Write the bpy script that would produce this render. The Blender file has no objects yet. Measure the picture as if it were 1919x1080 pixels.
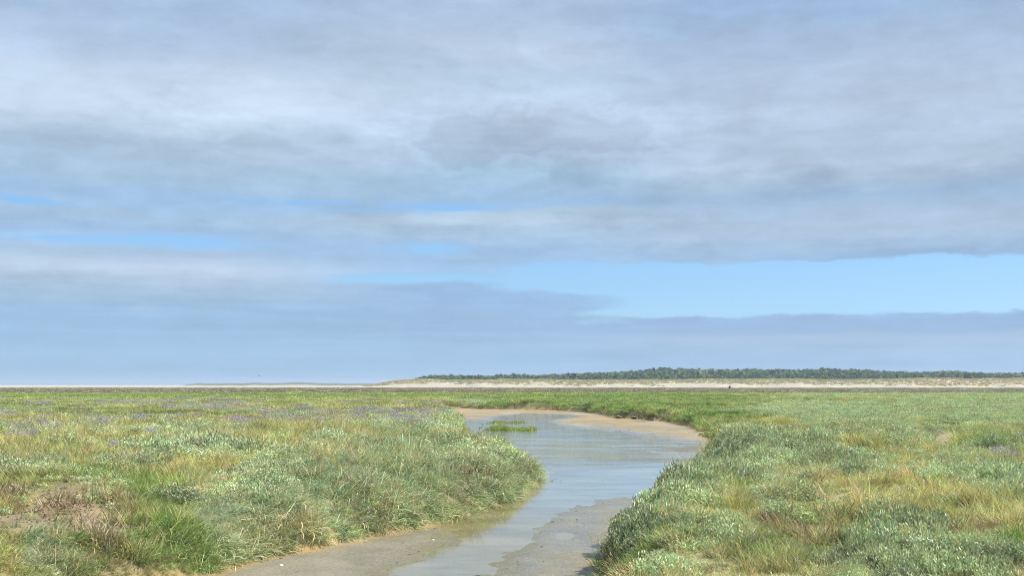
import bpy, bmesh, math, random
import numpy as np
from mathutils import Vector, Matrix

# ------------------------------------------------------------------ camera
SC = bpy.context.scene
W, H, F = 1919.0, 1080.0, 2132.0
CZ = 1.7
PITCH = math.atan(182.0 / F)
cam_d = bpy.data.cameras.new('camera')
cam_d.sensor_width = 36.0
cam_d.lens = F * 36.0 / W
cam_d.clip_start = 0.1
cam_d.clip_end = 20000
cam = bpy.data.objects.new('camera', cam_d)
SC.collection.objects.link(cam)
cam.location = (0, 0, CZ)
cam.rotation_euler = (math.pi / 2 + PITCH, 0, 0)
SC.camera = cam

# ------------------------------------------------------------------ render
SC.view_settings.view_transform = 'Standard'
SC.view_settings.look = 'None'
SC.view_settings.gamma = 1
SC.view_settings.use_curve_mapping = False
EXPO = 0.78
SC.view_settings.exposure = EXPO
SC.render.engine = 'CYCLES'
SC.cycles.use_denoising = True
try:
    SC.cycles.denoising_input_passes = 'RGB_ALBEDO_NORMAL'
    SC.cycles.denoising_prefilter = 'NONE'
except Exception:
    pass
SC.cycles.filter_width = 1.1
SC.cycles.max_bounces = 6
SC.cycles.diffuse_bounces = 2
SC.cycles.glossy_bounces = 2
SC.cycles.transparent_max_bounces = 8
SC.cycles.caustics_reflective = False
SC.cycles.caustics_refractive = False
SC.cycles.volume_bounces = 0

SUN_EL, SUN_AZ = 48.0, 84.0      # azimuth from +Y (view direction) clockwise
SKY_STRENGTH = 0.1


# ------------------------------------------------------------------ node helper
class NT:
    def __init__(s, tree):
        s.t = tree
        s.n = tree.nodes
        s.l = tree.links

    def put(s, sock, v):
        if v is None:
            return
        if isinstance(v, bpy.types.NodeSocket):
            s.l.new(v, sock)
        else:
            if sock.type == 'RGBA' and not isinstance(v, (int, float)) and len(v) == 3:
                v = (*v, 1)
            sock.default_value = v

    def math(s, op, a, b=None, c=None, clamp=False):
        n = s.n.new('ShaderNodeMath')
        n.operation = op
        n.use_clamp = clamp
        for i, v in enumerate((a, b, c)):
            s.put(n.inputs[i], v)
        return n.outputs[0]

    def mix(s, f, a, b, mode='MIX'):
        n = s.n.new('ShaderNodeMix')
        n.data_type = 'RGBA'
        n.blend_type = mode
        s.put(n.inputs[0], f)
        s.put(n.inputs[6], a)
        s.put(n.inputs[7], b)
        return n.outputs[2]

    def noise(s, vec, scale, detail=4, rough=0.55, dist=0.0, col=False):
        n = s.n.new('ShaderNodeTexNoise')
        n.inputs['Scale'].default_value = scale
        n.inputs['Detail'].default_value = detail
        n.inputs['Roughness'].default_value = rough
        n.inputs['Distortion'].default_value = dist
        if vec is not None:
            s.l.new(vec, n.inputs['Vector'])
        return n.outputs['Color' if col else 'Fac']

    def sep(s, v):
        n = s.n.new('ShaderNodeSeparateXYZ')
        s.l.new(v, n.inputs[0])
        return n.outputs

    def comb(s, x, y, z):
        n = s.n.new('ShaderNodeCombineXYZ')
        for i, v in enumerate((x, y, z)):
            s.put(n.inputs[i], v)
        return n.outputs[0]

    def maprange(s, v, a, b, c=0.0, d=1.0, smooth=True):
        n = s.n.new('ShaderNodeMapRange')
        n.interpolation_type = 'SMOOTHSTEP' if smooth else 'LINEAR'
        s.put(n.inputs[0], v)
        for i, q in enumerate((a, b, c, d)):
            n.inputs[i + 1].default_value = q
        return n.outputs[0]

    def ramp(s, v, stops):
        n = s.n.new('ShaderNodeValToRGB')
        cr = n.color_ramp
        cr.interpolation = 'LINEAR'
        while len(cr.elements) > 1:
            cr.elements.remove(cr.elements[-1])
        cr.elements[0].position = stops[0][0]
        cr.elements[0].color = stops[0][1]
        for p, c in stops[1:]:
            e = cr.elements.new(p)
            e.color = c
        s.put(n.inputs[0], v)
        return n.outputs[0], n.outputs[1]


def lin(c):
    return tuple(((v / 255.0) / 12.92 if v / 255.0 <= 0.04045 else ((v / 255.0 + 0.055) / 1.055) ** 2.4) for v in c)


# ------------------------------------------------------------------ world: sky with cloud sheets
def build_world():
    world = bpy.data.worlds.new('World')
    SC.world = world
    world.use_nodes = True
    t = NT(world.node_tree)
    t.n.clear()
    out = t.n.new('ShaderNodeOutputWorld')
    bg = t.n.new('ShaderNodeBackground')
    bg.inputs['Strength'].default_value = SKY_STRENGTH
    t.l.new(bg.outputs[0], out.inputs[0])
    tc = t.n.new('ShaderNodeTexCoord')
    g = tc.outputs['Generated']
    x, y, z = t.sep(g)[0:3]
    sky = t.n.new('ShaderNodeTexSky')
    sky.sky_type = 'NISHITA'
    sky.sun_disc = False
    sky.sun_elevation = math.radians(SUN_EL)
    sky.sun_rotation = math.radians(SUN_AZ)
    sky.altitude = 0
    sky.air_density = 1.0
    sky.dust_density = 0.3
    sky.ozone_density = 2.0
    hr = t.math('SQRT', t.math('ADD', t.math('MULTIPLY', x, x), t.math('MULTIPLY', y, y)))
    E = t.math('DIVIDE', z, t.math('MAXIMUM', hr, 0.001))
    A = t.math('ARCTAN2', x, y)
    # wisps: noises stretched along the horizon
    v1 = t.comb(t.math('MULTIPLY', x, 3.2), t.math('MULTIPLY', y, 3.2), t.math('MULTIPLY', z, 17.0))
    v2 = t.comb(t.math('MULTIPLY', x, 9.0), t.math('MULTIPLY', y, 9.0), t.math('MULTIPLY', z, 42.0))
    n1 = t.noise(v1, 1.0, 5, 0.55)
    n2 = t.noise(v2, 1.0, 5, 0.6)
    v3 = t.comb(t.math('MULTIPLY', x, 7.0), t.math('MULTIPLY', y, 7.0), t.math('MULTIPLY', z, 13.0))
    n3 = t.noise(v3, 1.3, 6, 0.56, 0.25)
    c1 = t.math('SUBTRACT', n1, 0.5)
    c2 = t.math('SUBTRACT', n2, 0.5)
    c3 = t.math('SUBTRACT', n3, 0.5)
    warp = t.math('ADD', t.math('MULTIPLY', c1, 0.030), t.math('MULTIPLY', c2, 0.016))
    amp = t.maprange(E, 0.09, 0.20, 0.32, 2.1)
    v4 = t.comb(t.math('MULTIPLY', x, 22.0), t.math('MULTIPLY', y, 22.0), t.math('MULTIPLY', z, 70.0))
    c4 = t.math('SUBTRACT', t.noise(v4, 1.0, 7, 0.62, 0.3), 0.5)
    v5 = t.comb(t.math('MULTIPLY', x, 13.0), t.math('MULTIPLY', y, 13.0), t.math('MULTIPLY', z, 24.0))
    c5 = t.math('SUBTRACT', t.noise(v5, 1.0, 7, 0.60, 0.2), 0.5)
    Ew = t.math('ADD', t.math('ADD', E, t.math('MULTIPLY', c4, 0.014)), t.math('MULTIPLY', warp, amp))
    e01 = t.math('DIVIDE', Ew, 0.40, clamp=True)

    def el(py):
        return math.tan(PITCH + math.atan((540.0 - py) / F))

    def stops(rows):
        k = 2 ** (-EXPO) / SKY_STRENGTH
        r = []
        for py, c, cov in sorted(rows, key=lambda q: -q[0]):
            l = lin(c)
            r.append((min(1, max(0, el(py) / 0.40)), (l[0] * k, l[1] * k, l[2] * k, cov)))
        return r
    left = [(722, (154, 187, 219), 1), (640, (158, 190, 221), 1), (590, (156, 187, 220), 1), (570, (163, 190, 218), 1),
            (548, (172, 194, 219), 1), (512, (187, 203, 224), 1), (488, (174, 196, 222), 1), (475, (164, 190, 222), .75),
            (464, (165, 195, 228), .66), (452, (160, 190, 225), .86), (440, (157, 186, 220), 1), (415, (164, 188, 216), 1),
            (403, (160, 190, 222), .74), (390, (158, 187, 220), .85), (378, (158, 188, 221), .95), (350, (164, 188, 214), 1),
            (300, (170, 191, 214), 1), (265, (184, 202, 222), 1), (220, (197, 211, 231), 1), (180, (194, 209, 229), 1),
            (130, (178, 196, 221), 1), (60, (166, 187, 216), 1), (0, (163, 185, 216), 1), (-60, (176, 193, 216), 1)]
    mid = [(722, (155, 188, 220), 1), (680, (155, 188, 220), 1), (640, (160, 190, 222), 1), (595, (155, 184, 219), 1),
           (560, (150, 181, 217), 1), (540, (150, 181, 217), .9), (530, (152, 184, 220), .9), (518, (155, 190, 225), .82), (500, (158, 190, 225), .88),
           (488, (158, 187, 220), .95), (465, (156, 185, 219), 1), (450, (160, 187, 217), 1), (420, (172, 192, 214), 1),
           (404, (176, 195, 214), 1), (392, (160, 190, 222), .62), (382, (156, 187, 222), .82), (368, (155, 185, 216), 1),
           (330, (160, 187, 213), 1), (290, (168, 188, 212), 1), (250, (176, 193, 216), 1), (200, (186, 202, 224), 1),
           (150, (182, 201, 224), 1), (100, (187, 202, 224), 1), (50, (176, 195, 219), 1), (0, (168, 187, 214), 1), (-60, (172, 190, 215), 1)]
    right = [(722, (154, 185, 219), 1), (680, (156, 187, 221), 1), (645, (168, 193, 222), 1), (632, (168, 190, 219), 1), (622, (153, 182, 217), 1),
             (603, (151, 179, 215), 1), (596, (153, 184, 221), .75), (591, (160, 200, 235), .12), (560, (165, 212, 245), 0), (505, (165, 212, 245), 0),
             (498, (152, 186, 221), .35), (492, (157, 185, 218), .95), (475, (160, 185, 215), 1), (440, (170, 189, 213), 1),
             (415, (167, 187, 212), 1), (385, (157, 182, 213), 1), (350, (164, 184, 207), 1), (325, (178, 194, 216), 1),
             (300, (174, 191, 213), 1), (230, (180, 196, 219), 1), (150, (176, 192, 217), 1), (90, (164, 184, 212), 1),
             (40, (155, 178, 212), 1), (0, (157, 179, 212), 1), (-60, (168, 187, 214), 1)]
    cl, al = t.ramp(e01, stops(left))
    cm, am = t.ramp(e01, stops(mid))
    crr, ar = t.ramp(e01, stops(right))
    sA = t.math('ADD', t.math('DIVIDE', x, t.math('MAXIMUM', hr, 0.001)), t.math('MULTIPLY', c1, 0.10))
    fr = t.maprange(sA, 0.03, 0.17)
    fl = t.maprange(sA, -0.03, -0.27)
    col = t.mix(fr, t.mix(fl, cm, cl), crr)
    cov = t.math('ADD', t.math('MULTIPLY', am, t.math('SUBTRACT', 1.0, t.math('ADD', fl, fr))),
                 t.math('ADD', t.math('MULTIPLY', al, fl), t.math('MULTIPLY', ar, fr)))

    def blob(px, py, rx, ry, wx=0.05, wy=0.02):
        a0 = math.atan((px - 960) / F)
        e0 = el(py)
        da = t.math('DIVIDE', t.math('SUBTRACT', t.math('ADD', A, t.math('MULTIPLY', c3, wx)), a0), rx / F)
        de = t.math('DIVIDE', t.math('SUBTRACT', t.math('ADD', E, t.math('MULTIPLY', c3, wy)), e0), ry / F)
        q = t.math('ADD', t.math('MULTIPLY', da, da), t.math('MULTIPLY', de, de))
        return t.math('POWER', 2.718, t.math('MULTIPLY', q, -1.0))
    # openings in the sheet
    for px, py, rx, ry, k in ((330, 462, 85, 14, .95), (180, 461, 120, 8, .70), (30, 402, 70, 8, .9), (800, 466, 85, 12, .95),
                              (770, 521, 140, 9, 1.0), (640, 384, 210, 6, .55), (860, 388, 70, 5, .4), (1070, 505, 120, 20, .95), (1010, 535, 70, 10, .5),
                              (1130, 605, 60, 9, .55), (1200, 530, 150, 30, .9), (1180, 588, 110, 6, .6), (1680, 15, 40, 30, .25), (30, 60, 60, 40, .25)):
        cov = t.math('SUBTRACT', cov, t.math('MULTIPLY', t.math('MULTIPLY', blob(px, py, rx, ry, .05, .018), k), t.maprange(n3, .30, .62, .35, 1.25)))
    # small clouds crossing the gap
    for px, py, rx, ry, k in ((1080, 562, 90, 11, 1.0), (1740, 521, 50, 4, .7), (1500, 484, 200, 9, .6)):
        cov = t.math('ADD', cov, t.math('MULTIPLY', blob(px, py, rx, ry, .05, .010), k))
    rag = t.math('ADD', t.math('MULTIPLY', c2, 1.3), t.math('MULTIPLY', c4, 1.5))
    open_ = t.math('MULTIPLY', t.math('MULTIPLY', cov, t.math('SUBTRACT', 1.0, cov)), 3.2)
    cov = t.math('ADD', cov, t.math('MULTIPLY', rag, t.math('MAXIMUM', open_, 0.0)))
    cov = t.maprange(cov, 0.10, 0.86)
    # modelling of the cloud bases
    br = t.math('ADD', t.maprange(E, .05, .2, 1.03, 1.06), t.math('ADD', t.math('MULTIPLY', c3, t.maprange(E, 0.05, 0.2, 0.12, 0.30)), t.math('MULTIPLY', c1, 0.16)))
    br = t.math('ADD', br, t.math('MULTIPLY', c4, t.maprange(E, 0.02, 0.12, 0.12, 0.36)))
    br = t.math('ADD', br, t.math('MULTIPLY', c2, t.maprange(E, 0.02, 0.12, 0.10, 0.18)))
    for px, py, rx, ry, k in ((1045, 208, 60, 10, .06), (560, 225, 200, 40, .05), 
                              (720, 240, 130, 30, .07), (150, 515, 200, 14, .05), (1400, 315, 120, 14, .05), (1250, 240, 90, 16, .07), (80, 235, 160, 20, .05)):
        br = t.math('ADD', br, t.math('MULTIPLY', blob(px, py, rx, ry, .12, .05), k))
    br = t.math('ADD', br, t.math('MULTIPLY', c5, t.maprange(E, 0.04, 0.16, 0.10, 0.30)))
    v6 = t.comb(t.math('MULTIPLY', x, 3.5), t.math('MULTIPLY', y, 3.5), t.math('MULTIPLY', z, 85.0))
    c6 = t.math('SUBTRACT', t.noise(v6, 1.0, 5, 0.6, 0.2), 0.5)
    br = t.math('ADD', br, t.math('MULTIPLY', c6, t.maprange(E, 0.10, 0.17, 0.32, 0.08)))
    # heaped clouds with a readable upper edge
    rough_ = t.math('ADD', t.math('MULTIPLY', c3, 2.2), t.math('ADD', t.math('MULTIPLY', c5, 1.9), t.math('MULTIPLY', c4, 0.7)))
    for px, py, rx, ry, k, kr in ((1010, 262, 230, 70, -.115, .07), (1545, 345, 80, 36, -.06, .02), (230, 285, 230, 40, -.05, .02), (1330, 290, 120, 26, -.04, .02),
                                  (620, 90, 260, 50, -.04, .0), (1500, 90, 200, 50, -.05, .0), (1850, 350, 120, 40, -.04, .0), (450, 215, 300, 50, .015, .0), (1250, 225, 260, 40, .045, .0), (1050, 70, 200, 40, .04, .0), (1150, 415, 160, 16, .04, 0), (820, 410, 200, 14, .05, 0)):
        bl_ = blob(px, py, rx, ry, .0, .0)
        q = t.math('ADD', bl_, t.math('MULTIPLY', rough_, t.math('MINIMUM', 1.0, t.math('MULTIPLY', bl_, 3.0))))
        body = t.maprange(q, 0.40, 0.68)
        rim = t.math('MULTIPLY', t.maprange(q, 0.05, 0.42), t.math('SUBTRACT', 1.0, body))
        br = t.math('ADD', br, t.math('ADD', t.math('MULTIPLY', body, k), t.math('MULTIPLY', rim, kr)))
    col = t.mix(1.0, col, t.comb(br, br, br), 'MULTIPLY')
    col = t.mix(1.0, col, (0.995, 1.03, 1.03), 'MULTIPLY')
    # clear sky between them
    clear = t.mix(1.0, sky.outputs[0], (0.53, 0.67, 0.90), 'MULTIPLY')
    pk = 2 ** (-EXPO) / SKY_STRENGTH
    clear = t.mix(0.35, clear, tuple(q * pk for q in lin((160, 214, 250))))
    # high overhead the sheet is broken
    vz = t.comb(t.math('MULTIPLY', x, 2.0), t.math('MULTIPLY', y, 2.0), t.math('MULTIPLY', z, 2.0))
    nb = t.noise(vz, 1.2, 4, 0.55)
    hi = t.math('MULTIPLY', t.maprange(E, 0.45, 0.9), t.maprange(nb, 0.45, 0.62))
    cov = t.math('MULTIPLY', cov, t.math('SUBTRACT', 1.0, hi))
    fin = t.mix(cov, clear, col)
    t.l.new(fin, bg.inputs['Color'])


build_world()
sun_d = bpy.data.lights.new('sun', 'SUN')
sun_d.energy = 5.0
sun_d.angle = math.radians(0.6)
sun_d.color = (1.0, 0.955, 0.88)
sun = bpy.data.objects.new('sun', sun_d)
SC.collection.objects.link(sun)
sv = Vector((math.sin(math.radians(SUN_AZ)) * math.cos(math.radians(SUN_EL)),
             math.cos(math.radians(SUN_AZ)) * math.cos(math.radians(SUN_EL)), math.sin(math.radians(SUN_EL))))
sun.rotation_euler = sv.to_track_quat('Z', 'Y').to_euler()


# ------------------------------------------------------------------ maths of the place
CP, SP = math.cos(PITCH), math.sin(PITCH)


def G(px, py, z=0.0):
    cx = (px - 959.5) / F
    cy = (540 - py) / F
    d = (cx, CP - cy * SP, SP + cy * CP)
    t = (z - CZ) / d[2]
    return (d[0] * t, d[1] * t)


def AB(x, y, z=0.0):
    zr = z - CZ
    dep = np.maximum(y * CP + zr * SP, 0.5)
    return 959.5 + F * x / dep, 540 - F * (-y * SP + zr * CP) / dep


def sstep(a, b, v):
    t = np.clip((v - a) / (b - a), 0, 1)
    return t * t * (3 - 2 * t)


def _hash(ix, iy, seed):
    h = (ix.astype(np.int64) * 374761393 + iy.astype(np.int64) * 668265263 + seed * 1442695041) & 0x7fffffff
    h = ((h ^ (h >> 13)) * 1274126177) & 0x7fffffff
    h = (h ^ (h >> 16)) & 0xffff
    return h / 65535.0


def vnoise(x, y, seed=0):
    x0 = np.floor(x)
    y0 = np.floor(y)
    fx = x - x0
    fy = y - y0
    fx = fx * fx * (3 - 2 * fx)
    fy = fy * fy * (3 - 2 * fy)
    a = _hash(x0, y0, seed)
    b = _hash(x0 + 1, y0, seed)
    c = _hash(x0, y0 + 1, seed)
    d = _hash(x0 + 1, y0 + 1, seed)
    return (a + (b - a) * fx) * (1 - fy) + (c + (d - c) * fx) * fy


def fbm(x, y, s=1.0, o=4, seed=0, r=0.5):
    """about -1..1"""
    v = np.zeros_like(x, dtype=float)
    a = 1.0
    tot = 0
    x = x / s
    y = y / s
    for k in range(o):
        v += a * (vnoise(x + 17.3 * k, y - 9.1 * k, seed + k) * 2 - 1)
        tot += a
        a *= r
        x = x * 2.03
        y = y * 2.03
    return v / tot * 1.5


def sdist(px, py, poly):
    """signed distance, negative inside"""
    n = len(poly)
    d = np.full(px.shape, 1e18)
    ins = np.zeros(px.shape, bool)
    for i in range(n):
        ax, ay = poly[i]
        bx, by = poly[(i + 1) % n]
        ex, ey = bx - ax, by - ay
        wx, wy = px - ax, py - ay
        t = np.clip((wx * ex + wy * ey) / max(ex * ex + ey * ey, 1e-12), 0, 1)
        d = np.minimum(d, (wx - ex * t) ** 2 + (wy - ey * t) ** 2)
        c = ((ay > py) != (by > py))
        with np.errstate(divide='ignore', invalid='ignore'):
            xi = ax + (py - ay) * ex / (ey if abs(ey) > 1e-12 else 1e-12)
        ins ^= (c & (px < xi))
    d = np.sqrt(d)
    return np.where(ins, -d, d)


ZW = -0.65
# toe of the banks, walked up the left side and back down the right
LT = [(-8.5, -14), (-8.0, 2), (-6.0, 9), (-4.7, 11.6)] + [G(px, py, ZW) for px, py in
      ((440, 1080), (543, 1047), (633, 1032), (690, 1011), (784, 993), (853, 973), (921, 955), (952, 938), (988, 923), (1006, 904), (1004, 884))] + \
     [(.15, 33.5), (-1.3, 39), (-2.1, 48), (-2.6, 60), (-3.5, 75), (-4.8, 90), (-6.6, 99), (-10, 105), (-16, 110)]
RT = [(-14, 117), (-8, 113), G(872, 767, ZW), G(915, 769, ZW), G(960, 770, ZW), G(1040, 771, ZW), G(1100, 775, ZW), G(1128, 779, ZW), G(1150, 785, ZW),
      G(1200, 788, ZW), G(1250, 793, ZW), G(1292, 801, ZW), G(1330, 820, ZW), G(1338, 836, ZW), (7.7, 40.5), (6.3, 34), (4.1, 27), (2.4, 20), (1.4, 16),
      (.85, 12), (.38, 9), (0.1, 6), (-.6, 2), (-1.5, -14)]
CREEK = LT + RT
# open water inside the creek
WATER = [G(px, py, ZW) for px, py in ((700, 1110), (784, 1052), (805, 1012), (838, 992))] + \
        [(x - .25, y) for x, y in [G(853, 973, ZW), G(921, 955, ZW), G(952, 938, ZW), G(988, 923, ZW), G(1006, 904, ZW)]] + \
        [(.55, 31), (.0, 33.5), (-1.4, 39), (-2.2, 48), (-2.7, 60), (-3.4, 70), (-4.0, 80)] + \
        [G(px, py, ZW) for px, py in ((915, 789), (935, 781), (985, 776), (1060, 777), (1085, 781), (1030, 789), (1040, 797), (1130, 805), (1180, 812), (1250, 824), (1320, 835), (1340, 842))] + \
        [(8.5, 40), (7.5, 34), (5.0, 27), (4.5, 24.5)] + \
        [G(px, py, ZW) for px, py in ((1290, 900), (1225, 925), (1174, 939), (1100, 962), (1059, 978), (1022, 1008), (960, 1046), (915, 1082), (890, 1110))]
MIDY = np.array([-14, 2, 9, 14, 20, 27, 34, 42, 50, 60, 75, 90, 110, 130])
MIDX = np.array([-5, -4.3, -2.6, -1.3, 0.3, 1.9, 3.2, 4, 4, 4, 3, 1.5, 0, 0])

BUMPS = [  # px, py, z, radius, stretch-y, height : hummocks placed by eye
    G(1480, 832) + (2.2, 1.4, .30), G(1400, 852) + (1.6, 1.3, .30), G(1560, 870) + (2.0, 1.4, .10), G(1290, 900) + (1.1, 1.6, .07),
    G(1640, 940) + (2.2, 1.2, .06), G(1560, 1045) + (1.3, .8, -.06), G(1750, 1055) + (1.4, 1.0, .12),
    G(1700, 815) + (2.2, 2.0, .16), G(1620, 800) + (3.0, 2.4, .14), G(1870, 835) + (1.8, 1.6, .18), G(1760, 850) + (2.5, 2.0, -.08), G(1600, 860) + (3.0, 3.5, -.10),
    G(1380, 812) + (3.0, 3.0, .14), G(150, 962) + (1.6, 1.3, -.10), G(60, 950) + (1.2, 1.2, -.06), G(160, 925) + (1.6, .7, .10),
    G(60, 1060) + (1.3, .6, .08), G(700, 900) + (2.5, 3.0, .03), G(940, 860) + (1.5, 5.0, -.07), G(400, 990) + (1.3, 1.4, .08),
    G(1450, 950) + (.8, .8, .10), G(1250, 1030) + (.7, .6, .05),
]


def height(x, y, bed_detail=True):
    sd = sdist(x, y, CREEK) + 0.16 * fbm(x, y, 1.1, 3, 31)
    far = sstep(120, 60, y)
    side = x > np.interp(y, MIDY, MIDX)
    top = np.where(side, .17, .10) * fbm(x, y, 3.2, 3, 3) + 0.08 * fbm(x, y, 1.0, 3, 8) * far
    for bx, by, r, ry, a in BUMPS:
        q = ((x - bx) / r) ** 2 + ((y - by) / ry) ** 2
        top = top + a * np.exp(-q)
    # behind the right-hand rise the marsh lies a little lower
    side = x > np.interp(y, MIDY, MIDX)
    low = sstep(25, 31, y) * sstep(75, 45, y) * np.where(side, 1, 0)
    top = top - 0.17 * low
    # edge of the marsh: rim slightly raised, small gullies
    sw = sdist(x, y, WATER)
    nb = fbm(x, y * .55, 1.6, 4, 51)
    bed = ZW + np.clip(sw * 0.036, -0.14, 0.050) + 0.026 * nb + .020 * fbm(x, y * .6, .45, 4, 77)
    # streaks of soft mud just under or over the surface in the middle reach
    bed = bed + 0.085 * np.exp(-((y - 41.5) / 5.0) ** 2) * (fbm(x * .5, y, 1.3, 4, 91) * .8 + .75) * (sw < 0)
    wdt = np.where(side, 0.95, 1.45)
    t = np.clip(sd / wdt, 0, 1)
    prof = 1 - (1 - t) ** 2.1
    return np.where(sd > 0, bed + (top - bed) * prof, bed), sd, sw, side


def blobs(a, b, lst, wob):
    m = np.zeros_like(a)
    for px, py, rx, ry in lst:
        q = np.sqrt(((a - px) / rx) ** 2 + ((b - py) / ry) ** 2) + wob
        m = np.maximum(m, sstep(1.2, 0.75, q))
    return m


def zones(x, y, side):
    """what grows where, all as world-fixed weights"""
    a, b = AB(x, y)
    w1 = 0.40 * fbm(x, y, 1.6, 4, 5)
    w2 = 0.45 * fbm(x, y, 5.0, 4, 6)
    near = b > 752
    z = {}
    z['straw'] = np.maximum(.8 * blobs(a, b, [(110, 832, 110, 22), (190, 825, 60, 14), (385, 893, 75, 42), (300, 818, 120, 14), (500, 805, 160, 18), (480, 845, 120, 20), (720, 792, 150, 20),
                                (850, 752, 70, 9), (240, 905, 70, 18), (20, 870, 60, 20), (640, 810, 120, 16), (610, 858, 40, 20), (560, 975, 120, 26),
                                (1610, 915, 230, 34), (1830, 930, 120, 22), (1480, 900, 110, 18), (1640, 955, 150, 26), (1870, 985, 120, 50), (1300, 960, 90, 24),
                                (1550, 1072, 330, 16), (1290, 1060, 130, 30), (60, 1062, 130, 28), (1540, 1000, 80, 24), (1740, 880, 120, 10),
                                (1560, 800, 60, 7), (1440, 790, 60, 6), (1310, 790, 90, 9), (1880, 812, 70, 10)], w1),
                          0.5 * sstep(.15, .6, fbm(x, y, 4.5, 3, 40)) * (b < 880))
    z['purs'] = np.maximum.reduce([.9 * blobs(a, b, [(400, 855, 130, 18), (330, 848, 80, 14), (370, 815, 90, 12), (70, 890, 90, 26), (520, 870, 60, 16), (470, 905, 70, 22), (250, 870, 70, 10),
                                (1480, 845, 110, 26), (1400, 862, 120, 26), (1330, 890, 110, 30), (1250, 930, 110, 30), (1190, 975, 70, 26), (1560, 862, 90, 24), (1660, 893, 110, 16),
                                (1780, 900, 100, 12), (1880, 925, 80, 26), (1700, 1052, 150, 46), (1820, 1060, 100, 34), (1580, 1060, 70, 26), (1340, 1005, 90, 28), (1470, 945, 60, 30), (1260, 1045, 50, 26),
                                (1380, 812, 90, 16), (1620, 795, 90, 14), (1710, 815, 80, 20), (1560, 772, 160, 14), (1800, 770, 160, 22), (1840, 860, 70, 26), (1740, 862, 40, 10), (780, 800, 120, 16),
                                (930, 840, 90, 24), (880, 775, 50, 24), (1650, 985, 34, 26)], w1),
                     0.55 * sstep(-.35, .45, fbm(x, y, 3.5, 4, 12)) * sstep(1380, 1560, a + 60 * w2) * sstep(905, 840, b) * near,
                     0.45 * sstep(.15, .6, fbm(x, y, 2.2, 3, 14)) * (a < 1000) * near])
    z['ridge'] = blobs(a, b, [(1480, 845, 90, 20), (1400, 862, 110, 24), (1330, 890, 100, 26), (1250, 930, 90, 28), (1190, 975, 60, 26), (1120, 1040, 20, 20), (1700, 1052, 140, 40), (1830, 1062, 90, 30),
                             (1560, 862, 90, 16), (400, 853, 100, 12), (1880, 925, 70, 20)], w1)
    z['bright'] = np.maximum.reduce([blobs(a, b, [(220, 908, 130, 15), (290, 935, 70, 18), (270, 985, 40, 26), (70, 1036, 46, 12), (1880, 832, 70, 18), (1300, 905, 70, 12), (1240, 985, 60, 16),
                                  (1900, 945, 50, 14), (1400, 915, 40, 14), (330, 980, 60, 26), (1890, 1035, 40, 24), (1200, 1010, 60, 20)], w1),
                       sstep(840, 880, a) * sstep(1480, 1350, a + 90 * w2) * sstep(738, 742, b) * sstep(808, 790, b),
                       0.9 * sstep(739, 741, b + 3 * w2) * sstep(750, 745, b + 3 * w2) * (a < 900)])
    z['grey'] = blobs(a, b, [(760, 880, 250, 75), (560, 930, 200, 70), (930, 860, 120, 60), (640, 1000, 130, 40), (450, 1010, 130, 60), (1000, 890, 60, 60), (150, 1075, 120, 14), (90, 1010, 50, 20)], w1)
    z['bare'] = blobs(a, b, [(110, 962, 115, 28), (40, 980, 60, 22), (170, 985, 80, 14), (1775, 818, 44, 17)], 0.8 * w1) * (~side | (b < 840))
    z['dead'] = blobs(a, b, [(120, 945, 34, 20), (190, 985, 46, 22), (15, 940, 22, 18), (1450, 980, 40, 16), (1580, 1010, 110, 20), (1480, 1000, 80, 16), (880, 935, 80, 12), (1500, 823, 28, 8),
                             (200, 955, 60, 26), (1700, 1000, 90, 16), (1840, 1010, 60, 20)], w1)
    z['lav'] = np.maximum(.55 * sstep(.0, .6, fbm(x, y, 7, 4, 21)) * sstep(748, 754, b) * sstep(830, 785, b) * (a < 880), 0)
    z['purpband'] = sstep(739.5, 737.5, b + 1.2 * w2) * sstep(727.0, 728.2, b)
    return z, a, b, w1, w2


PAL = dict(green=(.205, .275, .082), bright=(.195, .300, .072), ygreen=(.375, .395, .125), straw=(.50, .455, .225), grey=(.310, .385, .205),
           purs=(.405, .480, .275), brown=(.25, .20, .115), purple=(.27, .20, .34), soil=(.245, .195, .105), sand=(.35, .32, .235),
           mud=(.192, .170, .115), orange=(.32, .215, .085), deep=(.135, .115, .068), purb=(.20, .165, .13))
PAL = {k: np.array(v) for k, v in PAL.items()}


def veg_colour(x, y, side, z, a, b):
    n = len(x)
    g1 = sstep(-.6, .6, fbm(x, y, 2.2, 4, 61))[:, None]
    g2 = sstep(-.5, .6, fbm(x, y, 9, 3, 62))[:, None]
    c = PAL['green'] * (1 - g1) + PAL['ygreen'] * g1
    c = c * (1 - .35 * g2) + PAL['straw'] * .35 * g2

    g3 = sstep(-.5, .5, fbm(x, y, .5, 2, 63))
    g4 = sstep(-.5, .5, fbm(x, y, 1.1, 3, 64))[:, None]
    c = c * (.80 + .40 * g4)

    def mx(c, k, w):
        w = np.clip(w, 0, 1)[:, None]
        return c * (1 - w) + PAL[k] * w
    c = mx(c, 'grey', z['grey'] * .85)
    c = mx(c, 'straw', z['straw'] * (.25 + .45 * g3))
    c = mx(c, 'bright', z['bright'] * .85 * (1 - .6 * sstep(-.2, .6, fbm(x, y, 5, 3, 66)) * (b < 800)))
    c = mx(c, 'brown', z['dead'] * .5)
    return c


# ------------------------------------------------------------------ mesh helpers
def link(o, parent=None):
    SC.collection.objects.link(o)
    if parent is not None:
        o.parent = parent
    return o


def tag(o, label=None, cat=None, group=None, kind=None):
    if label:
        o['label'] = label
    if cat:
        o['category'] = cat
    if group:
        o['group'] = group
    if kind:
        o['kind'] = kind
    return o


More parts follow.
